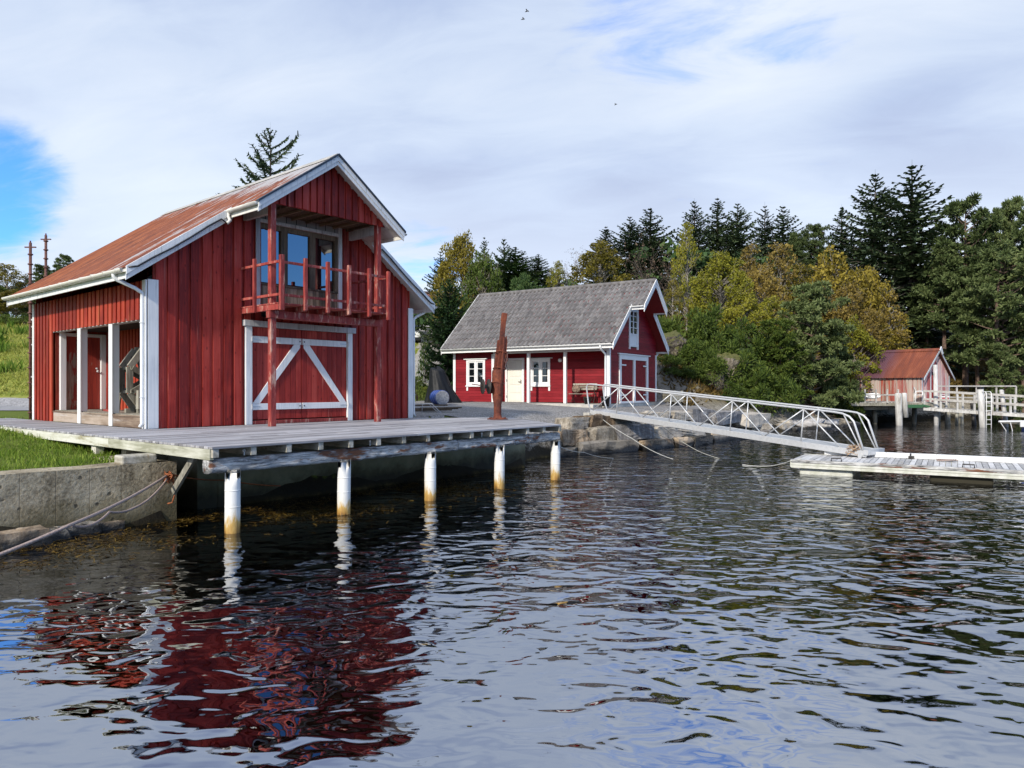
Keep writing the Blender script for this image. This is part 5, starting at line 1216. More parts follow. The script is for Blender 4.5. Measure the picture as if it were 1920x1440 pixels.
pole(57, 22.2, 455, 'rusty iron pole with collars at the left corner of the large boathouse', (1.35, 2.55, 3.10), 1.28)
pole(86, 24.6, 441, 'taller rusty pole rising behind the rusted roof of the large boathouse', (), 1.28)
# tarpaulin heap, drum, frame, junk
def tarp():
    m, t, b = new_mat('black_tarpaulin'); co = obj_co(t); n = t.noise(co, 3, 5, .6, 1.0)
    b.inputs['Base Color'].default_value = (.010, .011, .013, 1); b.inputs['Roughness'].default_value = .5; b.inputs['Specular IOR Level'].default_value = .22; bump(t, b, n, .5, .05); return m
tl = W(826, 33.4, 0); tz = hz(tl.x, tl.y)
mb = MB(); n, k = 40, 22; vs = []
prof = [(0, 1.0), (.30, .99), (.42, .94), (.48, .82), (.60, .62), (.72, .42), (.84, .22), (.95, .08), (1.0, .0)]
for j in range(k+1):
    s_ = j/k*(len(prof)-1); i0 = min(int(s_), len(prof)-2); fr_ = s_-i0; r = prof[i0][0]*(1-fr_)+prof[i0+1][0]*fr_; h = prof[i0][1]*(1-fr_)+prof[i0+1][1]*fr_
    for i in range(n):
        a = 2*math.pi*i/n; fold = 1+.13*math.sin(a*7+3*math.sin(a*2))*(1-h)**.7+.05*math.sin(a*13+h*5); ex = .80+.12*math.cos(a)
        vs.append((r*ex*fold*.98*math.cos(a)+(-.22*h), r*ex*fold*.8*math.sin(a), h*1.62+.07*math.sin(a*2)*h+.10*mnoise.noise(Vector((r*3*math.cos(a), r*3*math.sin(a), h*3)))))
mb.add(vs, [(j*n+i, j*n+(i+1) % n, (j+1)*n+(i+1) % n, (j+1)*n+i) for j in range(k) for i in range(n)]+[tuple(range(n))])
o = mb.build('tarpaulin_heap', tarp(), smooth=True); o.location = (tl.x, tl.y, tz); tag(o, 'black tarpaulin draped over a heap between the two red buildings', 'tarpaulin')
dl = W(824, 30.5, 0); dz_ = hz(dl.x, dl.y)
dr_ = thing('oil_drum', 'blue steel drum lying on its side in front of the black tarpaulin', 'drum', (dl.x, dl.y, dz_+.33), R(24)); dr_.scale = (.76, .9, .76)
mb = MB(); mb.lathe([(.40, -.42), (.415, -.40), (.40, -.38), (.40, -.15), (.415, -.13), (.40, -.11), (.40, .15), (.415, .17), (.40, .19), (.40, .40), (.415, .42), (.39, .44)], (0, 0, 0), 28, 'y'); mb.build('barrel', M['blue'], dr_, smooth=True)
mb = MB(); mb.lathe([(.36, -.425), (.392, -.425), (.392, -.405), (.36, -.405)], (0, 0, 0), 28, 'y'); mb.lathe([(.045, -.445), (.045, -.42)], (.2, 0, .16), 10, 'y'); lab(mb.build('lid', M['drum_lid'], dr_), 'scuffed grey drum end')
ml = W(806, 25.2, 0); mzz = hz(ml.x, ml.y)
mb = MB(); mb.tube([(-.28, 0, 0), (-.26, 0, .30), (-.20, .02, .34), (.02, .1, .34), (.10, .1, .30), (.42, -.1, 0)], .014, 7); mb.tube([(-.05, .1, .34), (.30, .2, 0)], .012, 6); o = mb.build('metal_frame', M['alu'], smooth=True); o.location = (ml.x, ml.y, mzz); tag(o, 'bent pale metal frame on the ground before the blue drum', 'frame')
rnd = random.Random(12); jl = W(800, 25.8, 0)
for i, (dx, dy, L, a, nm) in enumerate(((-.3, .0, 2.4, .10, 'longest dark plank lying by the right corner of the large boathouse'), (.1, .35, 2.0, .02, 'dark plank lying behind the bent metal frame'), (.5, .1, 1.5, .25, 'shortest dark plank lying nearest the crane'), (-.2, .6, 1.8, -.06, 'dark plank at the back of the plank pile beside the drum'))):
    mb = MB(); mb.beam((-L/2, 0, .05), (L/2, 0, .07), .16, .05); o = mb.build('plank', M['brown_panel'], bevel=.005); x, y = jl.x+dx, jl.y+dy; o.location = (x, y, hz(x, y)+.02+.05*i); o.rotation_euler = (0, 0, a); tag(o, nm, 'plank', 'planks lying beside the large boathouse')
# far red house and parked van up the slope
hl_ = W(786, 88, 0); hzv = hz(hl_.x, hl_.y)
fh = thing('red_house', 'distant red house with small white window seen between the boathouse and the spruce', 'house', (hl_.x, hl_.y, hzv), R(12))
mb = MB(); hboards(mb, 'x', 0, -1, lambda z: -4, lambda z: 4, -.5, 3.0, .2); mb.box(-4, 4, .01, 6, -.5, 3.0); mb.build('wall', M['cabin_red'], fh)
mb = MB(); mb.prism([(-4.4, -.5, 2.9), (4.4, -.5, 2.9), (4.4, 3, 4.4), (-4.4, 3, 4.4)], (0, 0, .14)); mb.prism([(-4.4, 6.5, 2.9), (4.4, 6.5, 2.9), (4.4, 3.01, 4.4), (-4.4, 3.01, 4.4)], (0, 0, .14)); mb.build('roof', M['shed_roof'], fh)
mb = MB(); mb.box(-.8, .8, -.1, -.04, 1.55, 2.55); fw = mb.build('window', M['white_clean'], fh); mb = MB(); mb.box(-.68, -.04, -.12, -.101, 1.66, 2.44); mb.box(.04, .68, -.12, -.101, 1.66, 2.44); mb.build('pane', M['glass'], fw)
vl = W(768, 62, 0); vz = hz(vl.x, vl.y)
vn = thing('van', 'white van parked up the path, mostly hidden behind the corner of the large boathouse', 'van', (vl.x, vl.y, vz), R(8))
mb = MB()
mb.prism([(-.95, 0, .35), (-.95, 0, 1.0), (-.95, .75, 1.15), (-.95, 1.35, 2.1), (-.95, 4.8, 2.2), (-.95, 4.8, .35)], (1.9, 0, 0)); mb.build('body', M['white_clean'], vn, bevel=.10)
mb = MB(); mb.prism([(-.82, .76, 1.2), (.82, .76, 1.2), (.74, 1.31, 2.02), (-.74, 1.31, 2.02)], (0, -.04, .03)); mb.build('windscreen', M['glass'], vn)
mb = MB(); mb.box(-.5, .5, -.03, .02, .75, .92); mb.box(-.95, .95, -.08, .0, .33, .58); mb.build('bumper', M['black'], vn, bevel=.03)
for x in (-.72, .72):
    mb = MB(); mb.box(x-.17, x+.17, -.035, .02, .74, .95); mb.build('headlight', M['lampglass'], vn, bevel=.03); mb = MB(); mb.box(x*1.4-.08, x*1.4+.08, .78, .9, 1.25, 1.5); mb.build('mirror', M['black'], vn, bevel=.03)
for x in (-.86, .86):
    for y in (.85, 3.9): mb = MB(); mb.lathe([(.2, -.11), (.33, -.10), (.34, 0), (.33, .10), (.2, .11)], (x, y, .34), 18, 'x'); wh = mb.build('wheel', M['black'], vn, smooth=True); mb = MB(); mb.lathe([(.05, -.115), (.19, -.115), (.19, .115), (.05, .115)], (x, y, .34), 14, 'x'); mb.build('rim', M['alu'], wh)
# birds high up
def bird(px, py, dep, sp, rz, label):
    m_ = MB(); m_.tube([(0, -.22, 0), (0, -.14, .0), (0, 0, .01), (0, .16, 0), (0, .30, -.01)], [.012, .045, .06, .045, .01], 8)
    for s_ in (-1, 1): m_.prism([(s_*.04, .06, .03), (s_*sp*.5, .10, .16), (s_*sp, -.05, .08), (s_*sp*.5, -.03, .15), (s_*.04, -.1, .02)], (0, 0, .012))
    o = m_.build('bird', M['bird']); o.location = W(px, dep, py=py); o.rotation_euler = (.1, .25, rz); tag(o, label, 'bird')
bird(988, 21, 75, .26, .8, 'upper dark bird of the pair high in the sky'); bird(981, 36, 80, .2, 1.1, 'lower tiny dark bird of the pair high in the sky'); bird(1154, 196, 95, .22, .4, 'single tiny dark bird in the sky above the cabin roof')

# ================================================================== stones
def block_mesh(seed, dims, rough=.05, pts=17, cuts=4):
    craggy = rough > .1; pts = 46 if craggy else pts; cuts = 5 if craggy else cuts
    rnd = random.Random(seed); bm = bmesh.new()
    for i in range(pts):
        p = [rnd.uniform(-1, 1) for _ in range(3)]; q = max(abs(c) for c in p); p = [c/(q if not craggy else (q*.35+.65*math.sqrt(sum(e*e for e in p))))*rnd.uniform(.78, 1.0) for c in p]; bm.verts.new((p[0]*dims[0]/2, p[1]*dims[1]/2, p[2]*dims[2]/2))
    for sx in () if craggy else (-1, 1):
        for sy in (-1, 1):
            for sz in (-1, 1): j = rnd.uniform(.76, .98); bm.verts.new((sx*dims[0]/2*rnd.uniform(.68, 1), sy*dims[1]/2*j, sz*dims[2]/2*rnd.uniform(.62, 1)))
    r = bmesh.ops.convex_hull(bm, input=bm.verts); bmesh.ops.delete(bm, geom=[v for v in bm.verts if not v.link_faces], context='VERTS')
    bmesh.ops.subdivide_edges(bm, edges=bm.edges[:], cuts=cuts, use_grid_fill=True); bmesh.ops.triangulate(bm, faces=[f for f in bm.faces if len(f.verts) > 4])
    for v in bm.verts: v.co += v.co.normalized()*(rough*mnoise.noise(v.co*2.2+Vector((seed, 0, 0)))+rough*.6*mnoise.noise(v.co*5+Vector((0, seed, 0)))+rough*.35*mnoise.noise(v.co*13+Vector((0, seed, 3))))
    bmesh.ops.recalc_face_normals(bm, faces=bm.faces)
    m_ = bpy.data.meshes.new('boulder'); bm.to_mesh(m_); bm.free(); m_.shade_flat(); return m_
def stone(label, loc, dims, rz, mt, seed, group=None, tilt=0, rough=.05, cat='boulder'):
    m_ = block_mesh(seed, dims, rough); m_.materials.append(mt); o = bpy.data.objects.new('boulder', m_); COL.objects.link(o); o.location = loc; o.rotation_euler = (tilt, tilt*.6, rz); return tag(o, label, cat, group)
SHP = [(1000, 23.9), (1050, 24.3), (1100, 25.0), (1200, 26.6), (1300, 28.8), (1400, 33.0), (1500, 38.6), (1600, 43.3)]
def sdep(px):
    for (a, da), (b, db) in zip(SHP[:-1], SHP[1:]):
        if a <= px <= b: return da+(db-da)*(px-a)/(b-a)
    return SHP[0][1] if px < SHP[0][0] else SHP[-1][1]
REV = [  # px0, px1, y0, y1, setback, material, label
    (1061, 1104, 781, 804, 1.5, 'rock', 'grey stone block in the top row of the stone bank, nearest the deck'),
    (1100, 1150, 776, 802, 1.5, 'rock_brown', 'brownish stone block directly below the upper end of the gangway'),
    (1146, 1190, 777, 798, 1.7, 'rock_dark', 'shaded dark stone block in the top row under the gangway'),
    (1186, 1238, 779, 801, 1.8, 'rock', 'low grey stone block in the top row, right of the shaded one'),
    (1050, 1107, 803, 838, .75, 'rock_brown', 'tan stone block in the middle row, nearest the last white pile'),
    (1104, 1166, 798, 833, .75, 'rock', 'large streaked stone block in the centre of the middle row of the stone bank'),
    (1153, 1224, 795, 828, .75, 'rock_pale', 'pale striped stone block in the middle row below the gangway'),
    (1221, 1334, 796, 824, .9, 'rock', 'longest grey stone slab of the bank, under the middle of the gangway'),
    (1330, 1365, 804, 823, 1.0, 'rock_brown', 'small brown stone at the right end of the middle row'),
    (1006, 1034, 830, 850, .5, 'rock_brown', 'small yellowish stone at the waterline beside the retaining wall'),
    (982, 1010, 822, 850, .6, 'rock_dark', 'upright grey stone against the end of the retaining wall'),
    (1030, 1090, 838, 862, .25, 'rock_dark', 'low dark wet stone at the waterline behind the last white pile'),
    (1078, 1202, 824, 856, .2, 'rock_dark', 'longest wet stone of the waterline row, left of the rusty brown one'),
    (1198, 1268, 822, 848, .2, 'rock_brown', 'rounded rusty brown stone at the waterline below the gangway'),
    (1265, 1299, 817, 842, .1, 'rock_brown', 'small rounded tan stone standing at the waterline'),
    (1295, 1338, 814, 836, .2, 'rock_dark', 'black wet stone right of the rounded tan one'),
    (1332, 1404, 812, 832, .3, 'rock_dark', 'dark wet stone at the right end of the waterline row'),
    (1252, 1306, 769, 790, 3.2, 'rock', 'grey stone behind the gangway, left of the palest boulder'),
    (1296, 1336, 764, 792, 3.2, 'rock_pale', 'angular blue grey stone standing behind the gangway handrail'),
    (1328, 1400, 770, 797, 2.6, 'rock_pale', 'palest big boulder on the bank behind the middle of the gangway'),
    (1396, 1440, 772, 800, 2.2, 'rock', 'grey boulder right of the palest one behind the gangway'),
    (1205, 1256, 772, 790, 3.0, 'rock', 'half buried grey stone on the gravel edge behind the gangway'),
]
for i, (p0, p1, y0, y1, back, mt, lb) in enumerate(REV):
    pc = (p0+p1)/2; dep = sdep(pc)+back*.6; x = (pc-960)/FPX*dep
    dx, dy = Vector((.77, .64)) if pc < 1300 else Vector((.62, .78))
    L = (p1-p0)*dep/FPX/max(.3, dx-x/dep*dy)*.97; H = (y1-y0)*dep/FPX*1.02; z = EYE+(HOR-(y0+y1)/2)/FPX*dep
    T = max(1.0, H*1.3)
    nrm = Vector((-dy, dx, 0)); c = Vector((x, dep, z-.02))+nrm*T*.32
    stone(lb, c, (L, T, H), math.atan2(dy, dx)+(.07 if i % 2 else -.06), M[mt], 40+i, 'stones of the bank beside the gangway', rough=.09)
for i, (px, py, dep, L, H, mt, lb) in enumerate(((40, 1010, 10.45, .75, .30, 'rock_brown', 'brown stone at the foot of the quay wall, farthest left'), (140, 996, 11.35, .75, .30, 'rock', 'seaweed covered dark stone at the foot of the quay wall'), (192, 990, 11.75, .62, .28, 'rock_brown', 'reddish brown stone at the quay foot, farthest right'), (90, 1004, 10.9, .55, .26, 'rock', 'small grey stone between the bigger ones at the quay foot'))):
    stone(lb, W(px, dep, py=py), (L, .45, H), R(BANG), M[mt], 80+i, 'stones at the foot of the quay wall')
rnd = random.Random(31)
for i in range(26):
    px = 1405+i*8.2+rnd.uniform(-6, 6); dep = sdep(min(px, 1599))+rnd.uniform(-.2, 2.6); p = W(px, dep, 0); z = hz(p.x, p.y); s_ = rnd.uniform(.45, 1.1)
    stone('rough pale stone of the natural shore between the gangway and the pier', (p.x, p.y, z+.05), (s_*1.5, s_, s_*.7), rnd.uniform(0, 3), M['rock' if i % 3 else 'rock_pale'], 100+i, 'stones of the natural shore', rough=.08)
for i, (px, dep, L, H, py, lb) in enumerate(((1255, 42.2, 2.2, 1.8, 648, 'mossy rock face just right of the cabin, topmost'), (1292, 41.0, 1.9, 1.4, 735, 'lower mossy rock outcrop right of the cabin'), (1335, 41.0, 2.4, 1.7, 716, 'pale rock outcrop behind the gangway among junipers'), (1362, 41.2, 2.2, 1.8, 690, 'small pinkish rock showing between the junipers'), (1320, 39.5, 2.2, 1.4, 757, 'low mossy rock at the foot of the outcrop'))):
    p = W(px, dep, py=py); stone(lb, p, (L, 2.4, H), rnd.uniform(-.4, .4), M['rock_moss'], 140+i, 'mossy rocks behind the cabin', rough=.16, cat='rock')
for i, (px, dep, L, H, py, lb) in enumerate(((1800, 64, 7.5, 4.6, 655, 'bare grey rock slab between the pines above the pier'), (1760, 66, 5.0, 3.5, 640, 'smaller bare rock slab left of the big one above the pier'))):
    p = W(px, dep, py=py); stone(lb, p, (L, 3, H), .3, M['rock_pale'], 150+i, tilt=.35, rough=.12, cat='rock')
cr_ = thing('wooden_crate', 'small weathered wooden crate on the gravel right of the cabin', 'crate', W(1262, 35.8, 1.60), R(30))
mb = MB(); [mb.box(-.4, .4, -.3, -.28, .02+i*.13, .13+i*.13) for i in range(4)]; [mb.box(-.4, .4, .28, .3, .02+i*.13, .13+i*.13) for i in range(4)]; [mb.box(-.4, -.38, -.278, .278, .02+i*.13, .13+i*.13) for i in range(4)]; [mb.box(.38, .4, -.278, .278, .02+i*.13, .13+i*.13) for i in range(4)]; mb.box(-.37, .37, -.27, .27, .02, .04); mb.build('slats', M['green_paint'] if False else M['grey_wood'], cr_)
mb = MB(); [mb.box(x-.03, x+.03, y-.03, y+.03, 0, .56) for x in (-.35, .35) for y in (-.25, .25)]; mb.build('corner_post', M['grey_wood'], cr_)
# ================================================================== trees: a few meshes of each kind, every tree its own object
rs = np.random.RandomState
class LM:
    """leaf and needle cards gathered fast: quads from centre, along, across"""
    def __init__(s): s.q = []
    def add(s, c, a, b): s.q.append(np.stack([c-a-b, c+a-b*.6, c+a*1.1+b*.6, c-a+b], 1))
    def mesh(s, name):
        q = np.concatenate(s.q); n = len(q); v = q.reshape(-1, 3); me = bpy.data.meshes.new(name)
        me.vertices.add(4*n); me.vertices.foreach_set('co', v.ravel().astype(np.float32)); me.loops.add(4*n); me.loops.foreach_set('vertex_index', np.arange(4*n, dtype=np.int32))
        me.polygons.add(n); me.polygons.foreach_set('loop_start', np.arange(0, 4*n, 4, dtype=np.int32)); me.update(calc_edges=True); return me
def unit(v): return v/np.maximum(np.linalg.norm(v, axis=-1, keepdims=True), 1e-6)

def spruce_mesh(seed, h=10.0, r=2.2, whorl=.34, dens=1.5, bare=.08, ex=1.0, full=1.0, wd=.75):
    g = rs(seed); L = LM(); T = MB()
    T.tube([(0, 0, -.5), (.03*g.randn(), .03*g.randn(), h*.5), (0, 0, h*.86), (0, 0, h)], [h*.018, h*.012, h*.0035, .003], 8)
    z = h*bare
    while z < h*.985:
        t = z/h; R0 = r*(1-math.exp(-2.3*(1-t)/ex))/.9*(1 if t > .12 else .75+2*t)*(.82+.36*g.rand()); nb = max(3, int((9 if t < .8 else 6)*(.8+.4*g.rand())*full)); zw = z
        for k in range(nb):
            az = 2*np.pi*(k+g.rand()*.8)/nb; z = zw+whorl*(g.rand()-.5)*.9*min(1, (h-zw)/1.6); ln = R0*(.68+.55*g.rand()); 
            if g.rand() < .06: ln *= 1.25
            ln = max(ln, .05); d = np.array([np.cos(az), np.sin(az), 0.0]); up0 = .9*(t-.42)+.07*g.randn()
            ns = max(3, int(ln/.20*dens)); s = (np.arange(ns)+.6)/ns
            px = d[None]*(s*ln)[:, None]; sag = up0*s*ln-.30*ln*np.sin(s*np.pi*.75)*(1-t)+.24*ln*s**2.2
            P_ = px+np.array([0, 0, z])[None]; P_[:, 2] += sag
            tan = unit(np.gradient(np.vstack([[0, 0, z], P_]), axis=0)[1:])
            side = np.array([-d[1], d[0], 0.0])
            for sg in (-1, 1):
                tw = (.30+.22*g.rand(ns))*(1-.6*s)*min(1.0, .12+ln*.7)
                dirv = unit(tan*.75+side[None]*sg*.8+np.array([0, 0, -.22])[None]+g.randn(ns, 3)*.16)
                c = P_+dirv*(tw*.5)[:, None]
                L.add(c, dirv*(tw*.55)[:, None], unit(np.cross(dirv, np.array([0, 0, 1.0])[None]+g.randn(ns, 3)*.5))*(wd*(.045+.03*g.rand(ns)))[:, None])
            hang = unit(np.array([0, 0, -1.0])[None]+tan*.5+g.randn(ns, 3)*.25); hl = (.10+.16*g.rand(ns))*(1-t*.7)*min(1, .3+ln*.7)
            L.add(P_+hang*(hl*.5)[:, None], hang*(hl*.6)[:, None], unit(np.cross(hang, side[None]+g.randn(ns, 3)*.4))*(.05+.03*g.rand(ns))[:, None])
            L.add(P_, tan*(.6*ln/ns), np.cross(tan, np.array([0, 0, 1.0]))*.04)
            if ln > .5: T.tube([Vector((0, 0, z)), Vector(P_[ns//2]), Vector(P_[-1])], [.012+.012*(1-t), .012, .004], 4, False)
        z = zw+whorl*(.7+.6*g.rand())*(1.1-.3*t)
    lead = np.array([[0, 0, h]]); L.add(lead, np.array([[0, 0, .18]]), np.array([[.006, 0, 0]]))
    return T.mesh('trunk'), L.mesh('crown')

def clump_crown(seed, clumps, leaf, per, L, flat=.75, droop=0.0):
    g = rs(seed)
    for (c, r) in clumps:
        n = max(8, int(per*r*r)); d = unit(g.randn(n, 3)); rad = r*(.35+.65*g.rand(n)**.5)*(1+.25*g.randn(n)*.4)
        p = np.array(c)[None]+d*rad[:, None]*np.array([1, 1, flat]); p[:, 2] -= droop*rad*g.rand(n)
        a = unit(g.randn(n, 3)+d*.4); b = unit(np.cross(a, g.randn(n, 3))); sz = leaf*(.6+.8*g.rand(n))
        L.add(p, a*sz[:, None]*.62, b*sz[:, None]*.46)
def decid_mesh(seed, h=7.0, r=2.6, base=.22, leaf=.105, nclump=135, per=420, sparse=0.0, conic=.2):
    g = rs(seed); L = LM(); T = MB(); clumps = []
    T.tube([(0, 0, -.5), (.05, .02, h*.35), (g.randn()*.12, g.randn()*.12, h*.7), (0, 0, h*.95)], [h*.016, h*.012, h*.006, .01], 8)
    for i in range(nclump):
        t = g.rand()**.85; z = h*(base+(1-base)*t*.96); prof = math.sin(math.pi*min(1, .16+.80*t))**.75*(1-conic*t)
        a = 2*np.pi*g.rand(); q = r*prof*(.35+.65*g.rand()**.6); c = (q*math.cos(a), q*math.sin(a), z+.2*g.randn()); rr = (.22+.34*g.rand())*(r/2.6)**.6
        clumps.append((c, rr))
        z0 = max(h*base*.5, z-q*(.55+.5*g.rand())); m_ = (c[0]*.5, c[1]*.5, (z0*.45+z*.55)+.12*g.randn())
        T.tube([(0, 0, z0), m_, c], [.035*(1-t)+.018, .02, .006], 5, False)
        for j in range(3): e = g.randn(3)*rr*.9; T.tube([c, (c[0]+e[0]*.5, c[1]+e[1]*.5, c[2]+.3*rr+e[2]*.4), (c[0]+e[0], c[1]+e[1], c[2]+.6*rr+e[2]*.6)], [.008, .006, .003], 3, False)
    keep = [c for c in clumps if g.rand() > sparse]
    clump_crown(seed+1, keep, leaf, per, L, .85)
    return T.mesh('trunk'), L.mesh('crown')
def pine_mesh(seed, h=8.0, r=2.4, base=.22, nl=50, per=420, leaf=.125, bushy=False):
    g = rs(seed); L = LM(); T = MB(); bend = g.randn(2)*.18
    T.tube([(0, 0, -.5), (bend[0], bend[1], h*.4), (bend[0]*.5, bend[1], h*.75), (0, 0, h*.97)], [h*.022, h*.016, h*.009, .012], 9)
    for i in range(nl):
        t = (i+g.rand())/nl; z = h*(base+(1-base)*t); prof = (1-t)**.55*(.62+.38*min(1, t*4)) if not bushy else (1-t*.92)**.6
        ln = r*prof*(.55+.6*g.rand())+.2; a = 2.4*i+g.rand(); d = np.array([math.cos(a), math.sin(a)]); rise = ln*(.10+.30*t+.1*g.randn())
        T.tube([(0, 0, z-.1), (d[0]*ln*.5, d[1]*ln*.5, z+rise*.3), (d[0]*ln, d[1]*ln, z+rise)], [.05*(1-t)+.02, .025, .008], 5, False)
        k = max(2, int(ln/.30))
        for j in range(k):
            s = (j+1.0)/k
            if s < .35: continue
            c = np.array([d[0]*ln*s, d[1]*ln*s, z+rise*s**1.3+.08])+g.randn(3)*np.array([.16, .16, .07]); rr = .24+.19*g.rand()
            n = int(per*rr*rr*2.6); v = unit(g.randn(n, 3)*np.array([1, 1, .65])+np.array([0, 0, .32])); p = c[None]+v*(rr*g.rand(n)**.5)[:, None]*np.array([1, 1, .42])
            sz = leaf*(.6+.8*g.rand(n)); L.add(p+v*(sz*.4)[:, None], v*(sz*.6)[:, None], unit(np.cross(v, g.randn(n, 3)))*(sz*.16+.012)[:, None])
    return T.mesh('trunk'), L.mesh('crown')
def bare_mesh(seed, h=6.0, r=1.8, leafy=.5):
    g = rs(seed); L = LM(); T = MB()
    def limb(p, d, ln, rad, lv):
        k = 3; pts = [p]; q = np.array(p, float)
        for i in range(k): d = unit(d+g.randn(3)*.14+np.array([0, 0, .05])); q = q+d*ln/k; pts.append(q.copy())
        T.tube([Vector(x) for x in pts], [rad, rad*.8, rad*.6, rad*.4], 4 if lv else 7, False)
        if lv < 3:
            for j in range(4 if lv else 11):
                s = .25+.75*g.rand(); b = pts[min(k-1, int(s*k))]; b = b+(pts[min(k, int(s*k)+1)]-b)*g.rand(); nd = unit(d*.75+unit(g.randn(3))*np.array([.8, .8, .45])); limb(b, nd, ln*(.42+.2*g.rand()), rad*.5, lv+1)
        else:
            n = int(9*leafy); c = q[None]+g.randn(n, 3)*.12
            a = unit(g.randn(n, 3)); L.add(c, a*.05, unit(np.cross(a, g.randn(n, 3)))*.035)
    limb(np.array([0, 0, -.3]), np.array([0, 0, 1.0]), h*.72, .05, 0)
    return T.mesh('trunk'), L.mesh('crown')
def bush_mesh(seed, h=2.2, r=1.7, n=46, per=420, leaf=.10, needle=True):
    g = rs(seed); L = LM(); T = MB(); cl = []
    for i in range(n):
        d = unit(g.randn(3)); d[2] = abs(d[2]); q = .35+.65*g.rand()**.4; c = (d[0]*r*q, d[1]*r*q, .12*h+d[2]*h*.85*q); cl.append((c, .26+.26*g.rand()))
        if i % 3 == 0: T.tube([(0, 0, -.3), (c[0]*.5, c[1]*.5, c[2]*.6), c], [.04, .025, .008], 5, False)
    if needle:
        for c, rr in cl:
            k = int(per*rr*rr*1.6); v = unit(g.randn(k, 3)+np.array([0, 0, .5])); p = np.array(c)[None]+v*(rr*g.rand(k)**.5)[:, None]; sz = leaf*(.6+.9*g.rand(k)); L.add(p+v*(sz*.4)[:, None], v*sz[:, None]*.7, unit(np.cross(v, g.randn(k, 3)))*(sz*.26)[:, None])
    else: clump_crown(seed+5, cl, leaf, per, L)
    return T.mesh('stem'), L.mesh('crown')

KINDS_ = {
    'spruce': [spruce_mesh(1, 10, 2.1), spruce_mesh(2, 10, 1.8, .30), spruce_mesh(3, 10, 2.5, .36), spruce_mesh(4, 10, 2.0, .32)],
    'spruce_near': [spruce_mesh(5, 10, 2.9, .34, 2.6, .08, .7, .6, .42)],
    'dense': [spruce_mesh(6, 6, 2.1, .19, 1.9, .02)],
    'decid': [decid_mesh(11), decid_mesh(12, 7, 2.3, .15), decid_mesh(13, 7, 2.9, .3, nclump=150)],
    'airy': [decid_mesh(14, 7, 2.0, .25, .095, 110, 330, .12), decid_mesh(15, 7, 1.5, .22, .095, 90, 280, .15, .5)],
    'pine': [pine_mesh(21, 8, 2.4, .30), pine_mesh(22, 8, 2.8, .34), pine_mesh(23, 8, 2.1, .42)],
    'bushpine': [pine_mesh(24, 6, 2.6, .04, 66, 430, .12, True), pine_mesh(25, 6, 2.3, .05, 60, 430, .12, True)],
    'bare': [bare_mesh(31), bare_mesh(32, 6, 1.6, .3)],
    'bush': [bush_mesh(41), bush_mesh(42, 1.8, 1.9), bush_mesh(43, 2.4, 1.4)],
    'leafbush': [bush_mesh(44, 1.8, 1.4, 34, 300, .09, False)],
}
KH = dict(spruce=(10, 2.1), spruce_near=(10, 2.9), dense=(6, 2.1), decid=(7, 2.6), airy=(7, 1.9), pine=(8, 2.4), bushpine=(6, 2.5), bare=(6, 1.8), bush=(2.2, 1.7), leafbush=(1.8, 1.4))
NAME = dict(spruce='spruce_tree', spruce_near='spruce_tree', dense='spruce_tree', decid='birch_tree', airy='birch_tree', pine='pine_tree', bushpine='pine_tree', bare='bare_tree', bush='juniper_bush', leafbush='leafy_bush')
GRP = dict(spruce='spruces on the wooded hill', pine='pines on the wooded hill', bushpine='pines on the wooded hill', decid='autumn birches on the hill', airy='autumn birches on the hill', bare='bare trees on the hill', bush='junipers on the rocky slope')
cnt = {}
def tree(kind, px, dep, top, half, mat, label, bark=None, dz=0.0):
    """px, top: where the tip stands in the photograph; half: half width there in px; dep: metres away"""
    p = W(px, dep, 0); gz = hz(p.x, p.y)+dz; zt = EYE+(HOR-top)/FPX*dep; H, Rr = KH[kind]
    i = cnt.get(kind, 0); cnt[kind] = i+1; tm, cm = KINDS_[kind][i % len(KINDS_[kind])]
    half = half*(2.35 if kind == 'spruce' else 1.3 if kind in ('decid', 'airy') else 1.2); hgt = max(.5, zt-gz); sz = hgt/H; sx = half*dep/FPX/Rr
    o = thing(NAME[kind], label, 'bush' if 'bush' in kind and kind != 'bushpine' else 'tree', (p.x, p.y, gz), (i*1.7+px*.37) % 6.28, GRP.get(kind))
    o.scale = (sx, sx, sz)
    for nm, m_, mt in (('trunk' if 'bush' not in NAME[kind] else 'stem', tm, M[bark or ('birch_bark' if kind in ('decid', 'airy') else 'pine_bark' if 'pine' in kind else 'bark')]), ('crown', cm, M[mat])):
        if not m_.materials: m_.materials.append(mt)
        c = bpy.data.objects.new(nm, m_); COL.objects.link(c); c.parent = o; c.material_slots[0].link = 'OBJECT'; c.material_slots[0].material = mt
    return o
T_ = tree
# far left, beyond the meadow
T_('airy', 14, 80, 498, 30, 'olive', 'olive broadleaf tree at the far left edge beyond the meadow'); T_('airy', 48, 82, 512, 26, 'amber', 'brownish birch beyond the meadow, between the edge and the rusty pole', bark='birch_bark')
T_('decid', 30, 78, 545, 34, 'olive', 'low round olive tree at the top of the meadow'); T_('decid', -18, 78, 530, 36, 'green', 'dark green broadleaf tree cut by the left picture edge')
T_('pine', 120, 74, 482, 22, 'pine', 'pine tip showing just above the rusty roof at the left'); T_('bushpine', 82, 78, 505, 26, 'pine', 'low bushy pine behind the taller rusty pole')
T_('leafbush', 12, 73, 590, 20, 'green', 'dark bush at the upper edge of the meadow, left'); T_('leafbush', 46, 73, 592, 18, 'bush', 'dark bush at the upper edge of the meadow beside the pole')
T_('spruce_near', 507, 33, 238, 105, 'spruce', 'sparse spruce rising behind the roof of the large boathouse')
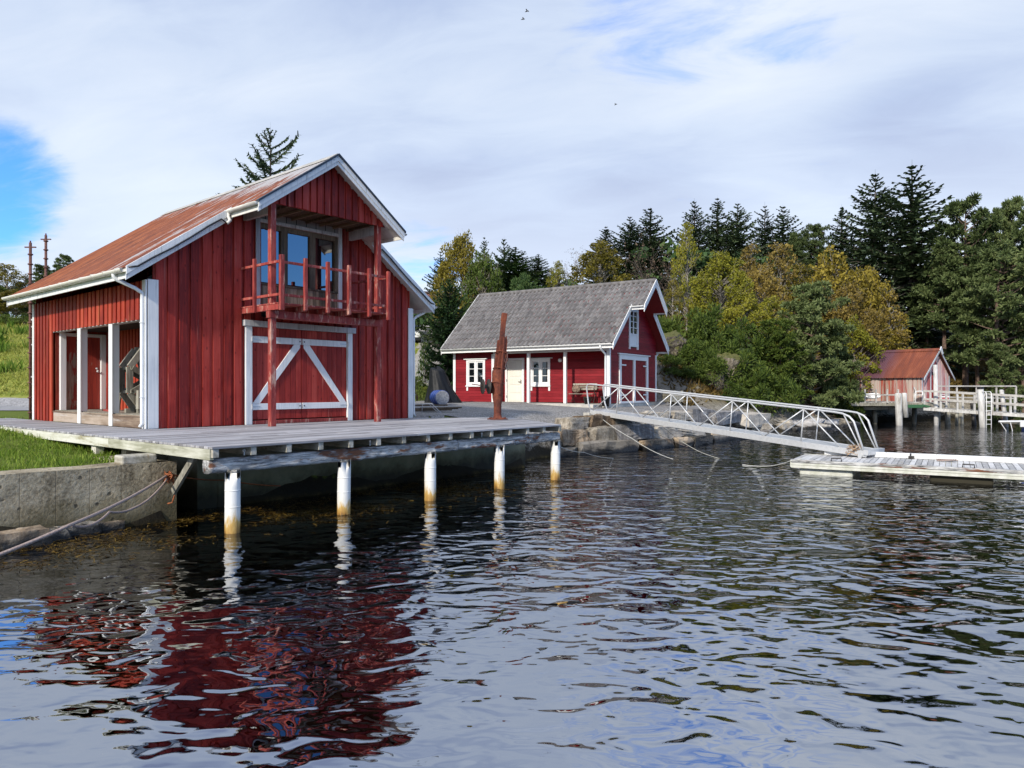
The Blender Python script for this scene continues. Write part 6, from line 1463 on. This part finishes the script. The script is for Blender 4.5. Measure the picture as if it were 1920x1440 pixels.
# between the buildings
T_('dense', 843, 44.5, 520, 47, 'spruce_green', 'dense dark spruce filling the gap between the boathouse and the cabin')
T_('leafbush', 797, 47, 640, 11, 'green', 'light green bush beside the path left of the dense spruce'); T_('leafbush', 782, 38, 704, 17, 'green', 'low yellowish bush behind the right corner of the large boathouse')
T_('spruce', 826, 62, 470, 19, 'spruce', 'dark spruce at the left end of the group behind the cabin'); T_('decid', 866, 56, 452, 42, 'olive', 'tall olive and brown tree behind the left end of the cabin roof'); T_('decid', 905, 54, 478, 40, 'green', 'dull green tree behind the cabin roof, right of the tall olive one')
T_('spruce', 908, 66, 443, 20, 'spruce', 'narrow dark spruce behind the cabin, left of the two pointed ones'); T_('spruce', 945, 66, 446, 22, 'spruce', 'pointed dark spruce left of the green spruce behind the cabin'); T_('spruce', 966, 58, 462, 30, 'spruce_green', 'green pointed spruce standing behind the middle of the cabin ridge')
T_('spruce', 1009, 60, 476, 20, 'spruce', 'small thin spruce standing alone above the cabin ridge'); T_('airy', 1044, 58, 492, 17, 'lime', 'small lime green birch above the cabin ridge'); T_('bare', 1058, 60, 470, 24, 'brown', 'thin nearly bare birch above the cabin ridge', bark='birch_bark')
T_('bush', 985, 50, 520, 32, 'spruce_green', 'dark bush just behind the cabin ridge below the pointed spruces')
T_('decid', 1126, 50, 455, 52, 'olive', 'round golden olive tree behind the right half of the cabin roof'); T_('spruce', 1136, 66, 424, 30, 'spruce', 'dark spruce rising behind the round golden tree'); T_('spruce', 1181, 66, 405, 24, 'spruce', 'slim spruce left of the taller one above the cabin gable'); T_('spruce', 1219, 66, 388, 32, 'spruce', 'tall spruce above the cabin gable peak')
T_('bare', 1218, 54, 440, 36, 'brown', 'brown leafless tree behind the cabin gable', bark='bark'); T_('airy', 1262, 48, 520, 26, 'olive', 'thin olive tree right of the cabin gable'); T_('bare', 1278, 58, 470, 26, 'brown', 'pinkish bare tree right of the cabin gable', bark='bark')
# spruces along the skyline
for px, top, half, dep, lb in ((1302, 376, 26, 66, 'first spruce of the skyline row right of the cabin'), (1345, 370, 34, 66, 'broad spruce, second in the skyline row right of the cabin'), (1383, 380, 28, 66, 'third spruce of the skyline row, left of the gap'), (1434, 383, 26, 68, 'left one of the close pair of skyline spruces'), (1468, 385, 30, 68, 'right one of the close pair of skyline spruces'), (1578, 387, 28, 66, 'single spruce on the skyline between pines and the tall pair'), (1641, 324, 38, 62, 'slightly shorter of the two tallest spruces on the hill'), (1710, 306, 54, 60, 'tallest and broadest spruce on the hill')):
    T_('spruce', px, dep, top, half, 'spruce', lb)
T_('airy', 1287, 56, 424, 24, 'lime', 'pale green birch below the first skyline spruce')
# pines
for k, px, top, half, dep, lb in (('pine', 1528, 428, 34, 64, 'pine on the skyline left of the single spruce'), ('pine', 1492, 445, 30, 62, 'low pine between the spruce pair and the birches'), ('pine', 1810, 384, 62, 56, 'large round pine right of the tallest spruce'), ('pine', 1866, 402, 42, 60, 'smaller pine between the large round pine and the right edge'), ('pine', 1898, 386, 44, 57, 'pine at the right end of the skyline'), ('pine', 1935, 400, 50, 54, 'pine cut by the right picture edge'),
        ('pine', 1880, 470, 70, 52, 'bushy pine with layered boughs low at the right'), ('pine', 1772, 470, 50, 56, 'slender pine behind the faded boathouse roof'), ('pine', 1918, 540, 40, 53, 'low bushy pine above the wooden gangway at the right'), ('pine', 1835, 500, 46, 54, 'pine with bare lower trunk above the ladder'), ('pine', 1740, 510, 40, 58, 'shadowed pine below the tallest spruce'), ('bushpine', 1880, 655, 34, 50.5, 'young pine on the bank behind the leaning white post'),
        ('bushpine', 1524, 548, 66, 43.8, 'big dense green pine standing forward on the shore'), ('bushpine', 1462, 610, 48, 42.5, 'smaller dense pine left of the big one on the shore'), ('bushpine', 1566, 625, 30, 46, 'dense pine between the big shore pine and the faded boathouse')):
    T_(k, px, dep, top, half, 'pine' if k == 'pine' or px > 1700 else 'bush' if px == 1462 else 'pine', lb)
# birches in autumn leaf
for k, px, top, half, dep, mt, lb in (('decid', 1352, 482, 44, 50, 'lime', 'bright yellow green birch at the left of the birch stand'), ('airy', 1408, 452, 44, 56, 'amber', 'brownish amber birch behind the yellow green one'), ('airy', 1462, 462, 40, 57, 'amber', 'thin amber birch in the middle of the birch stand'), ('decid', 1445, 560, 46, 49, 'lime', 'low lime yellow birch in front of the amber ones'), ('decid', 1560, 474, 62, 54, 'yellow', 'largest golden birch of the stand'), ('decid', 1622, 515, 52, 54, 'yellow', 'golden birch right of the largest one'), ('airy', 1668, 540, 44, 52.5, 'amber', 'amber birch at the right end of the birch stand'), ('decid', 1650, 612, 44, 51.8, 'yellow', 'low golden birch hanging over the faded boathouse roof'), ('airy', 1504, 500, 40, 56, 'olive', 'olive tinted birch between the amber and the golden ones'), ('decid', 1600, 600, 44, 49.5, 'lime', 'yellow green birch above the dense shore pine'), ('decid', 1395, 555, 40, 48, 'lime', 'small yellow birch above the junipers'), ('decid', 1505, 540, 46, 52, 'yellow', 'golden birch behind the top of the big shore pine'), ('decid', 1330, 520, 36, 52, 'olive', 'olive birch behind the bright yellow green one'), ('decid', 1590, 545, 48, 51.5, 'amber', 'rust coloured birch in front of the largest golden one'), ('decid', 1425, 505, 44, 53, 'amber', 'dense amber birch behind the low lime yellow one')):
    T_(k, px, dep, top, half, mt, lb)
# junipers and low bushes on the rocks
for px, top, half, dep, lb in ((1285, 570, 46, 44.5, 'highest juniper on the slope right of the cabin'), (1335, 592, 50, 44, 'spreading juniper above the pale rock outcrop'), (1390, 612, 52, 43, 'wide juniper in the middle of the slope'), (1250, 662, 26, 40.0, 'dark juniper beside the right corner of the cabin'), (1295, 690, 30, 39.6, 'low juniper below the mossy rock face'), (1302, 640, 36, 41.2, 'juniper hiding the right flank of the mossy rock face'), (1268, 700, 24, 39.2, 'small juniper at the gravel edge right of the cabin door'), (1330, 668, 34, 40.2, 'spreading juniper in front of the pale outcrop'), (1400, 668, 46, 40.8, 'bright green juniper above the middle of the gangway'), (1440, 690, 44, 40.5, 'juniper left of the dense shore pine'), (1352, 640, 36, 42, 'small juniper between two rock outcrops'), (1240, 600, 30, 44, 'juniper peeping over the cabin eave at the right'), (1590, 700, 20, 45.6, 'low juniper left of the faded boathouse'), (1372, 722, 26, 39.2, 'lowest juniper just above the shore rocks')):
    T_('bush', px, dep, top, half, 'bush', lb)
# ------------------------------------------------------------------ the far wood behind, one mass
def wood():
    g = rs(77); L = LM(); cl = []
    for i in range(520):
        px = g.uniform(1190, 2100); dep = g.uniform(60, 84); p = W(px, dep, 0); cl.append(((p.x, p.y, hz(p.x, p.y)+g.uniform(.3, 7.6)), g.uniform(.6, 1.1)))
    for i in range(120):
        px = g.uniform(770, 1250); dep = g.uniform(56, 76); p = W(px, dep, 0); cl.append(((p.x, p.y, hz(p.x, p.y)+g.uniform(.2, 3.2)), g.uniform(.6, 1.1)))
    for i in range(110):
        px = g.uniform(-260, 420); dep = g.uniform(82, 96); p = W(px, dep, 0); cl.append(((p.x, p.y, hz(p.x, p.y)+g.uniform(.2, 4.0)), g.uniform(.8, 1.4)))
    for i in range(120):
        px = g.uniform(420, 760); dep = g.uniform(82, 96); p = W(px, dep, 0); cl.append(((p.x, p.y, hz(p.x, p.y)+g.uniform(.2, 3.4)), g.uniform(.8, 1.4)))
    clump_crown(78, cl, .30, 62, L)
    m_ = L.mesh('distant_wood'); m_.materials.append(M['spruce_green']); o = bpy.data.objects.new('distant_wood', m_); COL.objects.link(o); tag(o, 'dark mixed wood filling the hill behind the single trees', 'wood', kind='stuff')
wood()
def scatter(name, label, cat, pts, mt, hgt, wid, per, seed, spread=.12, lean=.35):
    g = rs(seed); n = len(pts); c = np.repeat(pts, per, 0)+np.concatenate([g.randn(n*per, 2)*spread, np.zeros((n*per, 1))], 1)
    c[:, 2] = height(c[:, 0], c[:, 1])-.02; h = hgt*(.45+.8*g.rand(n*per)); d = unit(np.concatenate([g.randn(n*per, 2)*lean, np.ones((n*per, 1))], 1)); s = unit(np.cross(d, g.randn(n*per, 3)))*wid
    q = np.stack([c-s, c+s, c+d*(h*.6)[:, None]+s*.6, c+d*h[:, None]+np.concatenate([g.randn(n*per, 2)*.12*hgt, np.zeros((n*per, 1))], 1)], 1)
    L = LM(); L.q.append(q); m_ = L.mesh(name); m_.materials.append(mt); o = bpy.data.objects.new(name, m_); COL.objects.link(o); return tag(o, label, cat, kind='stuff')
def area(n, seed, x0, x1, y0, y1, test):
    g = rs(seed); p = np.stack([g.uniform(x0, x1, n), g.uniform(y0, y1, n)], 1); k = test(p[:, 0], p[:, 1]); p = p[k]; return np.concatenate([p, np.zeros((len(p), 1))], 1)
uv = lambda x, y: ((x-BA.x)*BU.x+(y-BA.y)*BU.y, (x-BA.x)*BV.x+(y-BA.y)*BV.y)
def near_grass(x, y): u, v = uv(x, y); return (u < -1.35) & (v > -3.5) & (v < 4.5) & (u > -9)
scatter('grass', 'bright green grass strip on the quay left of the deck', 'grass', area(15000, 1, -22, -3, 8, 26, near_grass), M['grass'], .13, .007, 6, 2, .07)
def mid_grass(x, y): u, v = uv(x, y); return (v > 6.8) & (y < 31.5) & (u < .5)
scatter('grass', 'green grass between the boathouse and the gravel road', 'grass', area(9000, 3, -32, -9, 18, 33, mid_grass), M['grass'], .12, .012, 4, 4, .1)
def field(x, y): return (y > 43.5) & (np.abs(x/y+.70) < .085)
scatter('field_grass', 'pale rough grass covering the meadow slope at the left', 'grass', area(15000, 5, -70, -24, 43, 78, field), M['field_grass'], .34, .03, 4, 6, .22, .8)
def rushes(x, y): return field(x, y) & (bumps(x, y, .42, 9) > .42)
scatter('rushes', 'tall green rush clumps standing in the meadow', 'rushes', area(9000, 7, -70, -24, 46, 76, rushes), M['rush'], .85, .03, 5, 8, .16, .25)
def slope_(x, y): d = shore_d(x, y); return (d > 3.4) & (y > 36) & (x > 8) & (x/y < .76) & (y < 66)
scatter('heather', 'brown and green undergrowth covering the rocky wooded slope', 'undergrowth', area(16000, 9, 6, 50, 36, 66, slope_), M['heather'], .42, .05, 4, 10, .3, .9)
def bank(x, y): return (y > 40) & (y < 75) & (x/y > -.55) & (x/y < -.08) & ~in_path(x, y)
scatter('bank_grass', 'rough grass on the bank between the two red buildings', 'grass', area(14000, 11, -40, 0, 43, 75, bank), M['field_grass'], .3, .03, 4, 12, .2, .6)
# seaweed in the shallows
def weeds():
    g = rs(5); u = g.uniform(-14, 8.5, 4200); v = -4.75+g.randn(4200)*.62-.25*np.sin(u*1.3); p = BA.x+BU.x*u+BV.x*v, BA.y+BU.y*u+BV.y*v
    k = (shore_d(p[0], p[1]) < -.1) & (bumps(p[0], p[1], 1.1, 2) > -.25); c = np.stack([p[0][k], p[1][k], np.full(k.sum(), -.06)], 1); c = np.repeat(c, 10, 0)+g.randn(k.sum()*10, 3)*np.array([.12, .12, .025]); c[:, 2] = np.where(g.rand(len(c)) < .5, .003+.012*g.rand(len(c)), np.minimum(c[:, 2], -.012))
    a = unit(g.randn(len(c), 3)*np.array([1, 1, .12]))*(.018+.035*g.rand(len(c)))[:, None]; b = unit(np.cross(a, np.array([0, 0, 1.0])+g.randn(len(c), 3)*.3))*.006
    L = LM(); L.add(c, a, b); m_ = L.mesh('seaweed'); m_.materials.append(M['weed']); o = bpy.data.objects.new('seaweed', m_); COL.objects.link(o); tag(o, 'golden brown seaweed drifting in the shallows along the deck piles', 'seaweed', kind='stuff')
weeds()
